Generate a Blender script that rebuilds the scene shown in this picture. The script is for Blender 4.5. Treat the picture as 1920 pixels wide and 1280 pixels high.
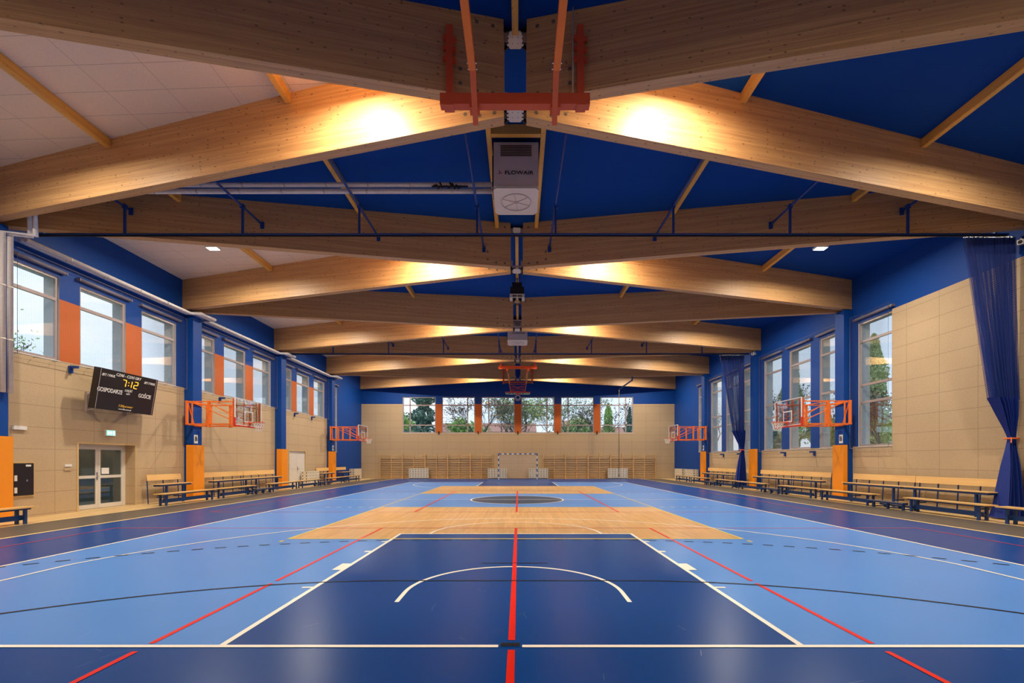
import bpy, math, random
from mathutils import Vector, Matrix
R = math.radians
sc = bpy.context.scene
COL = sc.collection
for o in list(bpy.data.objects): bpy.data.objects.remove(o)

# ---------------------------------------------------------------- camera, sky, exposure
cam_d = bpy.data.cameras.new('camera'); cam = bpy.data.objects.new('camera', cam_d); COL.objects.link(cam)
cam.location = (0.06, 0, 1.557); cam.rotation_euler = (R(90), 0, 0)
cam_d.sensor_width = 36; cam_d.lens = 853/1920*36
cam_d.shift_x = -12.4/1920; cam_d.shift_y = 222/1920
cam_d.clip_start = 0.05; cam_d.clip_end = 500
sc.camera = cam
sc.view_settings.view_transform = 'Standard'; sc.view_settings.look = 'None'
sc.view_settings.exposure = 0.82; sc.view_settings.gamma = 1.0; sc.view_settings.use_curve_mapping = False
SKY_STRENGTH = 0.84
LAMP_W = 120; LAMP_IN = 66; LAMP_COL = (1.0, 0.90, 0.78)
w = bpy.data.worlds.new('overcast_sky'); sc.world = w; w.use_nodes = True
nt = w.node_tree; nt.nodes.clear()
def N(nt, t, **k):
    n = nt.nodes.new(t)
    for a, b in k.items(): setattr(n, a, b)
    return n
tc = N(nt, 'ShaderNodeTexCoord'); mp = N(nt, 'ShaderNodeMapping'); mp.inputs['Scale'].default_value = (1.5, 1.5, 4)
nz = N(nt, 'ShaderNodeTexNoise'); nz.inputs['Scale'].default_value = 1.6; nz.inputs['Detail'].default_value = 5
cr = N(nt, 'ShaderNodeValToRGB'); cr.color_ramp.elements[0].position = .38; cr.color_ramp.elements[1].position = .68
cr.color_ramp.elements[0].color = (.58, .70, .86, 1); cr.color_ramp.elements[1].color = (.86, .88, .93, 1)
bg = N(nt, 'ShaderNodeBackground'); bg.inputs['Strength'].default_value = SKY_STRENGTH
wo = N(nt, 'ShaderNodeOutputWorld')
L = nt.links.new
L(tc.outputs['Generated'], mp.inputs[0]); L(mp.outputs[0], nz.inputs['Vector']); L(nz.outputs['Fac'], cr.inputs[0])
L(cr.outputs[0], bg.inputs[0]); L(bg.outputs[0], wo.inputs[0])

# ---------------------------------------------------------------- main dimensions (metres)
HW = 13.2; S = 6.72; YN = 8.11; YC = 11.47; Y0 = -1.97; YB = 38.35
def NODE(i): return YN + S*i
def COLY(i): return YC + S*i
def ztop(x): return 9.14 - .0365*abs(x)
def zbot(x): return 7.73 - .018*abs(x)
def CP(i, s=-1): return (.10 if s < 0 else -.05) if i > 0 else (-.21 if s < 0 else -.37)
ORD = ['nearest', 'second', 'third', 'fourth', 'fifth', 'sixth']

# ---------------------------------------------------------------- material helpers
def srgb(r, g, b):
    f = lambda c: (c/255/12.92) if c/255 <= .04045 else ((c/255+.055)/1.055)**2.4
    return (f(r), f(g), f(b), 1)
MATS = {}
def base_mat(name, col, rough=.5, metal=0, spec=.5):
    m = bpy.data.materials.new(name); m.use_nodes = True
    b = m.node_tree.nodes['Principled BSDF']
    b.inputs['Base Color'].default_value = col; b.inputs['Roughness'].default_value = rough
    b.inputs['Metallic'].default_value = metal; b.inputs['Specular IOR Level'].default_value = spec
    return m, m.node_tree, b
def plain(name, col, rough=.5, metal=0, spec=.5, var=.06, scale=6):
    m, nt, b = base_mat(name, col, rough, metal, spec)
    tc = N(nt, 'ShaderNodeTexCoord'); nz = N(nt, 'ShaderNodeTexNoise'); nz.inputs['Scale'].default_value = scale
    mr = N(nt, 'ShaderNodeMapRange'); mr.inputs['To Min'].default_value = 1-var; mr.inputs['To Max'].default_value = 1+var
    hs = N(nt, 'ShaderNodeHueSaturation'); hs.inputs['Color'].default_value = col
    nt.links.new(tc.outputs['Object'], nz.inputs['Vector']); nt.links.new(nz.outputs['Fac'], mr.inputs['Value'])
    nt.links.new(mr.outputs[0], hs.inputs['Value']); nt.links.new(hs.outputs[0], b.inputs['Base Color'])
    return m
def mth(nt, op, a, b=None, c=None):
    n = N(nt, 'ShaderNodeMath', operation=op)
    for i, v in enumerate((a, b, c)):
        if v is None: continue
        if isinstance(v, (int, float)): n.inputs[i].default_value = v
        else: nt.links.new(v, n.inputs[i])
    return n.outputs[0]
def mixc(nt, fac, a, b):
    n = N(nt, 'ShaderNodeMix', data_type='RGBA')
    if isinstance(fac, (int, float)): n.inputs[0].default_value = fac
    else: nt.links.new(fac, n.inputs[0])
    for i, v in ((6, a), (7, b)):
        if isinstance(v, tuple): n.inputs[i].default_value = v
        else: nt.links.new(v, n.inputs[i])
    return n.outputs[2]
def wood(name, c1, c2, knots=True, rough=.45, lam=.04, kscale=1.0):
    m, nt, b = base_mat(name, c1, rough)
    uv = N(nt, 'ShaderNodeUVMap'); sp = N(nt, 'ShaderNodeSeparateXYZ'); nt.links.new(uv.outputs[0], sp.inputs[0])
    u, v = sp.outputs[0], sp.outputs[1]
    row = mth(nt, 'FLOOR', mth(nt, 'DIVIDE', v, lam))
    wn = N(nt, 'ShaderNodeTexWhiteNoise', noise_dimensions='1D'); nt.links.new(row, wn.inputs['W'])
    cx = N(nt, 'ShaderNodeCombineXYZ')
    nt.links.new(mth(nt, 'ADD', mth(nt, 'MULTIPLY', u, .9), mth(nt, 'MULTIPLY', row, 3.7)), cx.inputs[0])
    nt.links.new(mth(nt, 'MULTIPLY', v, 45), cx.inputs[1])
    nz = N(nt, 'ShaderNodeTexNoise'); nz.inputs['Scale'].default_value = 1.0; nz.inputs['Detail'].default_value = 5; nz.inputs['Distortion'].default_value = .6
    nt.links.new(cx.outputs[0], nz.inputs['Vector'])
    g = mth(nt, 'ADD', mth(nt, 'MULTIPLY', nz.outputs['Fac'], .9), mth(nt, 'MULTIPLY', wn.outputs['Value'], .22))
    rp = N(nt, 'ShaderNodeMapRange'); rp.inputs['From Min'].default_value = .3; rp.inputs['From Max'].default_value = .85
    nt.links.new(g, rp.inputs['Value'])
    col = mixc(nt, rp.outputs[0], c1, c2)
    if knots:
        c3 = N(nt, 'ShaderNodeCombineXYZ')
        nt.links.new(mth(nt, 'MULTIPLY', u, 6.0*kscale), c3.inputs[0]); nt.links.new(mth(nt, 'MULTIPLY', v, 12.0*kscale), c3.inputs[1])
        vo = N(nt, 'ShaderNodeTexVoronoi', voronoi_dimensions='2D'); vo.inputs['Scale'].default_value = 1.0
        nt.links.new(c3.outputs[0], vo.inputs['Vector'])
        sr = N(nt, 'ShaderNodeSeparateColor'); nt.links.new(vo.outputs['Color'], sr.inputs[0])
        rad = mth(nt, 'MULTIPLY', mth(nt, 'SUBTRACT', sr.outputs[0], .5), .30)
        k = mth(nt, 'LESS_THAN', vo.outputs['Distance'], rad)
        k = mth(nt, 'MULTIPLY', k, .62)
        col = mixc(nt, k, col, (c1[0]*.22, c1[1]*.16, c1[2]*.14, 1))
    nt.links.new(col, b.inputs['Base Color'])
    bp = N(nt, 'ShaderNodeBump'); bp.inputs['Strength'].default_value = .08; nt.links.new(nz.outputs['Fac'], bp.inputs['Height']); nt.links.new(bp.outputs[0], b.inputs['Normal'])
    return m
def panel(name, col, ax_h, ph, ax_v, pv, oh=0, ov=0, line=.010, dark=.55, speck=.10, rough=.85, spec=.2):
    """acoustic boards: joints on a regular grid measured in the room, speckled surface"""
    m, nt, b = base_mat(name, col, rough, 0, spec)
    ge = N(nt, 'ShaderNodeNewGeometry'); sp = N(nt, 'ShaderNodeSeparateXYZ'); nt.links.new(ge.outputs['Position'], sp.inputs[0])
    def ln(ax, per, off):
        f = mth(nt, 'FRACT', mth(nt, 'DIVIDE', mth(nt, 'ADD', sp.outputs[ax], off+100*per), per))
        return mth(nt, 'LESS_THAN', mth(nt, 'ABSOLUTE', mth(nt, 'SUBTRACT', f, .5)), line/per/2)
    k = mth(nt, 'MAXIMUM', ln(ax_h, ph, oh), ln(ax_v, pv, ov))
    nz = N(nt, 'ShaderNodeTexNoise'); nz.inputs['Scale'].default_value = 38; nz.inputs['Detail'].default_value = 3; nz.inputs['Roughness'].default_value = .7
    nt.links.new(ge.outputs['Position'], nz.inputs['Vector'])
    n2 = N(nt, 'ShaderNodeTexNoise'); n2.inputs['Scale'].default_value = .8; nt.links.new(ge.outputs['Position'], n2.inputs['Vector'])
    mr = N(nt, 'ShaderNodeMapRange'); mr.inputs['From Min'].default_value = .3; mr.inputs['From Max'].default_value = .7
    mr.inputs['To Min'].default_value = 1-speck; mr.inputs['To Max'].default_value = 1+speck
    nt.links.new(mth(nt, 'ADD', mth(nt, 'MULTIPLY', nz.outputs['Fac'], .8), mth(nt, 'MULTIPLY', n2.outputs['Fac'], .2)), mr.inputs['Value'])
    hs = N(nt, 'ShaderNodeHueSaturation'); hs.inputs['Color'].default_value = col; nt.links.new(mr.outputs[0], hs.inputs['Value'])
    c = mixc(nt, k, hs.outputs[0], (col[0]*dark, col[1]*dark, col[2]*dark, 1))
    nt.links.new(c, b.inputs['Base Color'])
    bp = N(nt, 'ShaderNodeBump'); bp.inputs['Strength'].default_value = .12; bp.inputs['Distance'].default_value = .01
    nt.links.new(nz.outputs['Fac'], bp.inputs['Height']); nt.links.new(bp.outputs[0], b.inputs['Normal'])
    return m
def court(name, col, rough=.29, var=.02, spec=.10, parquet=False):
    m, nt, b = base_mat(name, col, rough, 0, spec)
    ge = N(nt, 'ShaderNodeNewGeometry')
    n1 = N(nt, 'ShaderNodeTexNoise'); n1.inputs['Scale'].default_value = .9; n1.inputs['Detail'].default_value = 2
    nt.links.new(ge.outputs['Position'], n1.inputs['Vector'])
    mr = N(nt, 'ShaderNodeMapRange'); mr.inputs['From Min'].default_value = .3; mr.inputs['From Max'].default_value = .7
    mr.inputs['To Min'].default_value = 1-var; mr.inputs['To Max'].default_value = 1+var
    nt.links.new(n1.outputs['Fac'], mr.inputs['Value'])
    hs = N(nt, 'ShaderNodeHueSaturation'); hs.inputs['Color'].default_value = col; nt.links.new(mr.outputs[0], hs.inputs['Value'])
    c = hs.outputs[0]
    if parquet:
        mp = N(nt, 'ShaderNodeMapping'); mp.inputs['Scale'].default_value = (1, 1, 1); mp.inputs['Rotation'].default_value = (0, 0, R(90))
        nt.links.new(ge.outputs['Position'], mp.inputs[0])
        br = N(nt, 'ShaderNodeTexBrick'); br.inputs['Scale'].default_value = 1.0; br.inputs['Brick Width'].default_value = .9; br.inputs['Row Height'].default_value = .07
        br.inputs['Mortar Size'].default_value = .002; br.offset = .37
        br.inputs['Color1'].default_value = (col[0]*.86, col[1]*.82, col[2]*.76, 1); br.inputs['Color2'].default_value = (min(1, col[0]*1.12), col[1]*1.1, col[2]*1.06, 1)
        br.inputs['Mortar'].default_value = (col[0]*.7, col[1]*.66, col[2]*.6, 1)
        nt.links.new(mp.outputs[0], br.inputs['Vector']); c = mixc(nt, .75, hs.outputs[0], br.outputs[0])
    else:
        # fine scuffs
        sc_ = N(nt, 'ShaderNodeTexVoronoi', feature='DISTANCE_TO_EDGE'); sc_.inputs['Scale'].default_value = 1.3; sc_.inputs['Randomness'].default_value = 1
        n3 = N(nt, 'ShaderNodeTexNoise'); n3.inputs['Scale'].default_value = 1.7; nt.links.new(ge.outputs['Position'], n3.inputs['Vector'])
        nt.links.new(ge.outputs['Position'], sc_.inputs['Vector'])
        k = mth(nt, 'MULTIPLY', mth(nt, 'LESS_THAN', sc_.outputs['Distance'], .0022), mth(nt, 'GREATER_THAN', n3.outputs['Fac'], .64))
        c = mixc(nt, mth(nt, 'MULTIPLY', k, .28), c, (.55, .6, .7, 1))
    nt.links.new(c, b.inputs['Base Color'])
    r = N(nt, 'ShaderNodeMapRange'); r.inputs['To Min'].default_value = rough-.02; r.inputs['To Max'].default_value = rough+.02
    nt.links.new(n1.outputs['Fac'], r.inputs['Value']); nt.links.new(r.outputs[0], b.inputs['Roughness'])
    return m
def emis(name, col, st):
    m = bpy.data.materials.new(name); m.use_nodes = True; nt = m.node_tree; nt.nodes.clear()
    e = N(nt, 'ShaderNodeEmission'); e.inputs[0].default_value = col; e.inputs[1].default_value = st
    o = N(nt, 'ShaderNodeOutputMaterial'); nt.links.new(e.outputs[0], o.inputs[0]); return m
def glassy(name, tint=(.93, .97, .97, 1), gl=.07, rough=.02):
    m = bpy.data.materials.new(name); m.use_nodes = True; nt = m.node_tree; nt.nodes.clear()
    t = N(nt, 'ShaderNodeBsdfTransparent'); t.inputs[0].default_value = tint
    g = N(nt, 'ShaderNodeBsdfGlossy'); g.inputs['Roughness'].default_value = rough
    fr = N(nt, 'ShaderNodeFresnel'); fr.inputs[0].default_value = 1.25
    f = mth(nt, 'MINIMUM', mth(nt, 'ADD', fr.outputs[0], gl-.02), .45)
    x = N(nt, 'ShaderNodeMixShader'); nt.links.new(f, x.inputs[0]); nt.links.new(t.outputs[0], x.inputs[1]); nt.links.new(g.outputs[0], x.inputs[2])
    o = N(nt, 'ShaderNodeOutputMaterial'); nt.links.new(x.outputs[0], o.inputs[0]); return m
def netmat(name, col, cell=.05, th=.34, rough=.7):
    """knotted netting cloth: holes cut by the weave, measured in the cloth's own UVs (metres)"""
    m, nt, b = base_mat(name, col, rough)
    uv = N(nt, 'ShaderNodeUVMap'); sp = N(nt, 'ShaderNodeSeparateXYZ'); nt.links.new(uv.outputs[0], sp.inputs[0])
    def ln(s):
        f = mth(nt, 'FRACT', mth(nt, 'DIVIDE', s, cell))
        return mth(nt, 'LESS_THAN', f, th)
    a = mth(nt, 'ADD', sp.outputs[0], sp.outputs[1]); c = mth(nt, 'ADD', mth(nt, 'SUBTRACT', sp.outputs[0], sp.outputs[1]), 50)
    k = mth(nt, 'MAXIMUM', ln(a), ln(c))
    t = N(nt, 'ShaderNodeBsdfTransparent'); x = N(nt, 'ShaderNodeMixShader')
    nt.links.new(k, x.inputs[0]); nt.links.new(t.outputs[0], x.inputs[1]); nt.links.new(b.outputs[0], x.inputs[2])
    nt.links.new(x.outputs[0], nt.nodes['Material Output'].inputs[0]); return m

M = {}
M['glulam'] = wood('glulam_spruce', srgb(180, 134, 88), srgb(222, 178, 122), kscale=.85)
M['purlin'] = wood('purlin_spruce', srgb(214, 158, 70), srgb(236, 186, 96), kscale=1.3)
M['plywood'] = wood('bench_wood', srgb(222, 176, 108), srgb(242, 204, 140), knots=False, lam=.09, rough=.35)
M['bars'] = wood('wall_bar_wood', srgb(214, 172, 116), srgb(232, 196, 144), knots=False, lam=.2, rough=.4)
BG = srgb(192, 168, 134)
M['panel_y'] = panel('beige_boards_side', BG, 1, 1.2, 2, .6, oh=.19+.6, ov=.54+.3)
M['panel_x'] = panel('beige_boards_end', BG, 0, 1.2, 2, .6, oh=.6, ov=.54+.3)
M['ceil_cream'] = panel('cream_ceiling_boards', srgb(240, 222, 200), 0, 1.2, 1, .6, oh=.3, ov=.3, dark=.6, speck=.07)
BL = srgb(0, 66, 148)
M['ceil_blue'] = panel('blue_ceiling_boards', BL, 0, 1.2, 1, .6, oh=.3, ov=.3, dark=.75, speck=.05, line=.007)
M['blue'] = plain('blue_wall_paint', BL, .6, var=.03, spec=.3)
M['pier'] = plain('orange_pier_paint', srgb(196, 96, 30), .55, var=.03)
M['pad'] = plain('orange_vinyl', srgb(244, 148, 26), .42, var=.03)
M['facade'] = plain('grey_render', srgb(190, 198, 204), .8)
M['frame'] = plain('taupe_aluminium', srgb(176, 160, 156), .4, .1)
M['white_frame'] = plain('white_aluminium', srgb(222, 216, 206), .4)
M['glass'] = glassy('window_glass', (.97, .99, .99, 1), .03)
M['darkglass'] = glassy('door_glass', (.55, .62, .66, 1), .12)
M['dblue'] = court('dark_blue_court', srgb(0, 66, 142))
M['lblue'] = court('light_blue_court', srgb(84, 142, 222))
M['cwood'] = court('wood_look_court', srgb(208, 166, 114), .31, .06, parquet=True)
M['gstrip'] = court('grey_run_off', srgb(98, 90, 82), .38, .06)
M['edge'] = court('beige_edge_floor', srgb(214, 184, 134), .4, .05, parquet=True)
M['circ'] = court('dark_centre_circle', srgb(38, 62, 96))
M['lw'] = court('white_line_paint', srgb(246, 243, 234), .3, .02)
M['ly'] = court('yellow_line_paint', srgb(226, 206, 84), .3, .02)
M['lr'] = court('red_line_paint', srgb(226, 40, 26), .3, .02)
M['lrf'] = court('thin_red_line_paint', srgb(200, 62, 74), .3, .02)
M['lk'] = court('black_line_paint', srgb(34, 36, 42), .3, .02)
M['lc'] = court('cream_line_paint', srgb(236, 208, 150), .35, .02)
M['orange'] = plain('orange_steel', srgb(236, 116, 36), .35)
M['redor'] = plain('red_orange_steel', srgb(212, 84, 40), .4)
M['redpad'] = plain('red_board_padding', srgb(214, 48, 30), .5)
M['bsteel'] = plain('blue_steel', srgb(20, 62, 140), .35)
M['dbsteel'] = plain('navy_bench_steel', srgb(24, 60, 120), .4)
M['white'] = plain('white_paint', srgb(232, 230, 224), .45, var=.02)
M['plate'] = plain('primed_steel_plate', srgb(206, 198, 188), .5, .1)
M['plug'] = plain('grey_dowel_plug', srgb(112, 98, 88), .6)
M['dark'] = plain('dark_steel', srgb(40, 38, 40), .5, .4)
M['black'] = plain('black_casing', srgb(34, 27, 26), .35, var=.03)
M['foil'] = plain('foil_insulation', srgb(236, 230, 226), .32, .15, var=.12, scale=14)
M['heater'] = plain('grey_casing', srgb(208, 196, 198), .45, var=.02)
M['heaterw'] = plain('pale_diffuser_plastic', srgb(214, 208, 200), .45, var=.02)
M['logo_dark'] = plain('dark_lettering', srgb(36, 34, 44), .5)
M['logo_red'] = plain('red_lettering', srgb(190, 40, 36), .5)
M['led_amber'] = emis('amber_led', (1, .40, .03, 1), 1.6)
M['lamp_face'] = emis('lamp_diffuser', (1, .95, .85, 1), 14)
M['exit_green'] = emis('exit_sign_green', (.16, .42, .30, 1), 1.6)
M['exit_white'] = emis('exit_sign_white', (.8, 1, .9, 1), 1.4)
M['gold'] = plain('gold_lettering', srgb(214, 168, 60), .4)
M['acrylic'] = glassy('clear_acrylic', (.97, .98, .99, 1), .0)
M['blind'] = plain('mauve_grey_blind', srgb(128, 120, 132), .6)
M['cord'] = plain('white_cord', srgb(226, 222, 214), .7)
M['netgrey'] = plain('pale_net_cord', srgb(128, 128, 136), .7)
M['netgoal'] = plain('goal_net_cord', srgb(228, 224, 216), .7)
M['curtain'] = plain('blue_curtain_cloth', srgb(10, 44, 132), .55, var=.06)
M['curtain_net'] = netmat('blue_curtain_netting', srgb(14, 50, 130))
M['rope'] = plain('hemp_rope', srgb(120, 100, 76), .9)
M['paper'] = plain('white_sign_paper', srgb(238, 236, 230), .6, var=.01)
M['ink'] = plain('black_ink', srgb(20, 20, 22), .6, var=.01)
M['stripe_blue'] = plain('goal_blue_paint', srgb(50, 92, 160), .4)
M['boxwhite'] = plain('white_box_board', srgb(226, 216, 196), .5)
def holed(name, col, dark, px, pz, oz, r):
    m, nt, b = base_mat(name, col, .5); tc = N(nt, 'ShaderNodeTexCoord'); sp = N(nt, 'ShaderNodeSeparateXYZ'); nt.links.new(tc.outputs['Object'], sp.inputs[0])
    ns = N(nt, 'ShaderNodeSeparateXYZ'); nt.links.new(tc.outputs['Normal'], ns.inputs[0])
    sel = mth(nt, 'GREATER_THAN', mth(nt, 'ABSOLUTE', ns.outputs[0]), .5)
    u = mth(nt, 'ADD', mth(nt, 'MULTIPLY', sel, sp.outputs[1]), mth(nt, 'MULTIPLY', mth(nt, 'SUBTRACT', 1.0, sel), mth(nt, 'ADD', sp.outputs[0], px/2)))
    f = lambda v, p, o: mth(nt, 'MULTIPLY', mth(nt, 'SUBTRACT', mth(nt, 'FRACT', mth(nt, 'DIVIDE', mth(nt, 'ADD', v, o+10*p), p)), .5), p)
    fu, fz = f(u, px, 0), f(sp.outputs[2], pz, oz)
    d = mth(nt, 'SQRT', mth(nt, 'ADD', mth(nt, 'MULTIPLY', fu, fu), mth(nt, 'MULTIPLY', fz, fz)))
    k = mth(nt, 'MULTIPLY', mth(nt, 'LESS_THAN', d, r), mth(nt, 'LESS_THAN', mth(nt, 'ABSOLUTE', ns.outputs[2]), .5))
    j = mth(nt, 'MULTIPLY', mth(nt, 'GREATER_THAN', mth(nt, 'ABSOLUTE', fz), pz/2-.006), .45)
    nt.links.new(mixc(nt, mth(nt, 'MAXIMUM', k, j), col, dark), b.inputs['Base Color']); return m
M['holed'] = holed('perforated_white_board', srgb(226, 216, 196), srgb(50, 44, 42), 1.6/7, .185, .065, .036)
M['bark'] = plain('tree_bark', srgb(104, 98, 96), .9, var=.2)
M['leaf_spruce'] = plain('spruce_needles', srgb(112, 144, 134), .8, var=.35, scale=3)
M['leaf_green'] = plain('fresh_leaves', srgb(168, 202, 118), .7, var=.35, scale=3)
M['leaf_olive'] = plain('thin_leaves', srgb(190, 208, 154), .7, var=.35, scale=3)
M['leaf_brown'] = plain('dry_leaves', srgb(110, 98, 82), .8, var=.3, scale=3)
M['grass'] = plain('grass_ground', srgb(96, 118, 70), .95, var=.25, scale=.6)
M['rooftile'] = plain('red_roof', srgb(186, 138, 124), .8)
M['housewall'] = plain('pale_house_wall', srgb(214, 212, 196), .8)
M['chrome'] = plain('steel_fitting', srgb(190, 190, 194), .25, .9)

# ---------------------------------------------------------------- mesh builder
class MB:
    def __init__(s, o=(0, 0, 0)):
        s.v = []; s.f = []; s.uv = []; s.m = []; s.mi = 0; s.sm = []; s.o = Vector(o); s.smooth = False
    def face(s, pts, uvs=None):
        b = len(s.v); s.v += [Vector(p)-s.o for p in pts]; s.f.append(list(range(b, b+len(pts))))
        if uvs is None:
            n = Vector((0, 0, 0)); P = [Vector(p) for p in pts]
            for i in range(len(P)): n += P[i].cross(P[(i+1) % len(P)])
            a = max(range(3), key=lambda i: abs(n[i])); ax = [i for i in range(3) if i != a]
            uvs = [(p[ax[0]], p[ax[1]]) for p in P]
        s.uv.append(uvs); s.m.append(s.mi); s.sm.append(s.smooth)
    def box(s, x0, x1, y0, y1, z0, z1):
        c = Vector(((x0+x1)/2, (y0+y1)/2, (z0+z1)/2)); d = (abs(x1-x0), abs(y1-y0), abs(z1-z0))
        s.obox(c, Vector((1, 0, 0)), Vector((0, 1, 0)), Vector((0, 0, 1)), d)
    def obox(s, c, ex, ey, ez, d):
        E = (ex, ey, ez); la = max(range(3), key=lambda i: d[i]); off = c.dot(E[la])
        def P(i, j, k): return c + ex*(i*d[0]/2) + ey*(j*d[1]/2) + ez*(k*d[2]/2)
        Q = [((1, 0), lambda a, b: (1, a, b)), ((-1, 0), lambda a, b: (-1, b, a)), ((1, 1), lambda a, b: (b, 1, a)),
             ((-1, 1), lambda a, b: (a, -1, b)), ((1, 2), lambda a, b: (a, b, 1)), ((-1, 2), lambda a, b: (b, a, -1))]
        for (sg, ax), fn in Q:
            idx = [fn(-1, -1), fn(1, -1), fn(1, 1), fn(-1, 1)]
            oth = [i for i in range(3) if i != ax]
            if la in oth: ua = la; va = [i for i in oth if i != la][0]
            else: ua, va = oth
            uv = [(t[ua]*d[ua]/2 + c.dot(E[ua]), t[va]*d[va]/2 + c.dot(E[va])) for t in idx]
            s.face([P(*t) for t in idx], uv)
    def bar(s, p0, p1, w, h, up=(0, 0, 1)):
        p0 = Vector(p0); p1 = Vector(p1); ex = (p1-p0); l = ex.length; ex.normalize(); up = Vector(up)
        if abs(ex.dot(up)) > .98: up = Vector((0, 1, 0))
        ey = up.cross(ex).normalized(); ez = ex.cross(ey)
        s.obox((p0+p1)/2, ex, ey, ez, (l, w, h))
    def tube(s, pts, r, n=8, closed=False, cap=True):
        pts = [Vector(p) for p in pts]; rings = []; k = len(pts)
        rr = r if isinstance(r, (list, tuple)) else [r]*k
        prev = None; L_ = 0
        for i, p in enumerate(pts):
            if closed: t = pts[(i+1) % k]-pts[i-1]
            else: t = pts[min(i+1, k-1)]-pts[max(i-1, 0)]
            if t.length < 1e-9: t = Vector((0, 0, 1))
            t.normalize()
            if prev is None:
                a = Vector((0, 0, 1)) if abs(t.z) < .9 else Vector((1, 0, 0)); nx = t.cross(a).normalized()
            else: nx = (prev - t*prev.dot(t)).normalized()
            prev = nx; ny = t.cross(nx)
            if i: L_ += (p-pts[i-1]).length
            rings.append((p, nx, ny, rr[i], L_))
        sm = s.smooth; s.smooth = n > 4
        rng = range(k if closed else k-1)
        for i in rng:
            a = rings[i]; b = rings[(i+1) % k]
            for j in range(n):
                t0 = 2*math.pi*j/n; t1 = 2*math.pi*(j+1)/n
                f = lambda q, t: q[0] + q[1]*(math.cos(t)*q[3]) + q[2]*(math.sin(t)*q[3])
                s.face([f(a, t0), f(a, t1), f(b, t1), f(b, t0)], [(a[4], t0*a[3]), (a[4], t1*a[3]), (b[4], t1*a[3]), (b[4], t0*a[3])])
        s.smooth = sm
        if cap and not closed:
            for q, d in ((rings[0], -1), (rings[-1], 1)):
                ps = [q[0] + q[1]*(math.cos(2*math.pi*j/n)*q[3]) + q[2]*(math.sin(2*math.pi*j/n)*q[3]) for j in range(n)]
                s.face(ps if d > 0 else ps[::-1])
    def disc(s, c, nrm, r, n=16, ang=0):
        c = Vector(c); nrm = Vector(nrm).normalized(); a = Vector((0, 0, 1)) if abs(nrm.z) < .9 else Vector((1, 0, 0))
        ex = a.cross(nrm).normalized(); ey = nrm.cross(ex)
        s.face([c + ex*math.cos(ang+2*math.pi*i/n)*r + ey*math.sin(ang+2*math.pi*i/n)*r for i in range(n)])
    def prism(s, poly, ax, d):
        """poly: 3D planar points (ccw seen from +d side), extruded by vector d"""
        d = Vector(d); P = [Vector(p) for p in poly]; Q = [p+d for p in P]
        s.face(Q); s.face(P[::-1])
        for i in range(len(P)):
            j = (i+1) % len(P); s.face([P[i], P[j], Q[j], Q[i]])
    def ngon_u(s, P, sg, h):
        top = [(x, y, z+h) for x, y, z in P]; n = len(P)
        for i in range(n):
            j = (i+1) % n; s.face([P[i], P[j], top[j], top[i]])
        for Q in (P, top):
            for q in ((0, 1, 6, 7), (1, 2, 5, 6), (2, 3, 4, 5)): s.face([Q[k] for k in q])
    def build(s, name, mats, parent=None, loc=None):
        me = bpy.data.meshes.new(name)
        # weld identical verts
        key = {}; idx = []; vs = []
        for v in s.v:
            k = (round(v.x, 5), round(v.y, 5), round(v.z, 5))
            if k not in key: key[k] = len(vs); vs.append(v)
            idx.append(key[k])
        F = []; keep = []
        for fi, f in enumerate(s.f):
            g = [idx[i] for i in f]
            if len(set(g)) < len(g): 
                h = []; u = []
                for q, w_ in zip(g, s.uv[fi]):
                    if q not in h: h.append(q); u.append(w_)
                if len(h) < 3: continue
                g = h; s.uv[fi] = u
            F.append(g); keep.append(fi)
        me.from_pydata(vs, [], F)
        ul = me.uv_layers.new(name='UVMap'); dat = []
        for fi in keep:
            for u in s.uv[fi]: dat += [u[0], u[1]]
        if len(dat) == len(ul.data)*2: ul.data.foreach_set('uv', dat)
        if not isinstance(mats, (list, tuple)): mats = [mats]
        for m in mats: me.materials.append(M[m] if isinstance(m, str) else m)
        me.polygons.foreach_set('material_index', [min(s.m[i], len(mats)-1) for i in keep])
        me.polygons.foreach_set('use_smooth', [s.sm[i] for i in keep])
        me.update()
        o = bpy.data.objects.new(name, me); COL.objects.link(o)
        if parent is not None: o.parent = parent
        if loc is not None: o.location = loc
        return o
def tag(o, label=None, cat=None, group=None, kind=None):
    if label: o['label'] = label
    if cat: o['category'] = cat
    if group: o['group'] = group
    if kind: o['kind'] = kind
    return o
def thing(name, loc, label=None, cat=None, group=None, kind=None, rz=0):
    o = bpy.data.objects.new(name, None); o.empty_display_size = .2; COL.objects.link(o)
    o.location = loc; o.rotation_euler = (0, 0, rz); return tag(o, label, cat, group, kind)
def solo(name, mb, mats, label, cat, group=None, kind=None):
    lo = Vector((min(v.x for v in mb.v), min(v.y for v in mb.v), min(v.z for v in mb.v))); hi = Vector((max(v.x for v in mb.v), max(v.y for v in mb.v), 0))
    c = Vector(((lo.x+hi.x)/2, (lo.y+hi.y)/2, lo.z)); mb.v = [v-c for v in mb.v]
    return tag(mb.build(name, mats, None, c+mb.o), label, cat, group, kind)
def each(name, mats, parent, boxes, o=(0, 0, 0)):
    for q in boxes:
        b = MB(o); b.box(*q); b.build(name, mats, parent)
def struct(name, mb, mats): 
    o = mb.build(name, mats); o['kind'] = 'structure'; return o
def dup(root, loc, rz=None, label=None, group=None):
    r = root.copy(); COL.objects.link(r); r.location = loc
    if rz is not None: r.rotation_euler = (0, 0, rz)
    if label: r['label'] = label
    if group: r['group'] = group
    for ch in list(root.children):
        c = ch.copy(); COL.objects.link(c); c.parent = r
        for g in list(ch.children):
            d = g.copy(); COL.objects.link(d); d.parent = c
    return r
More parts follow.
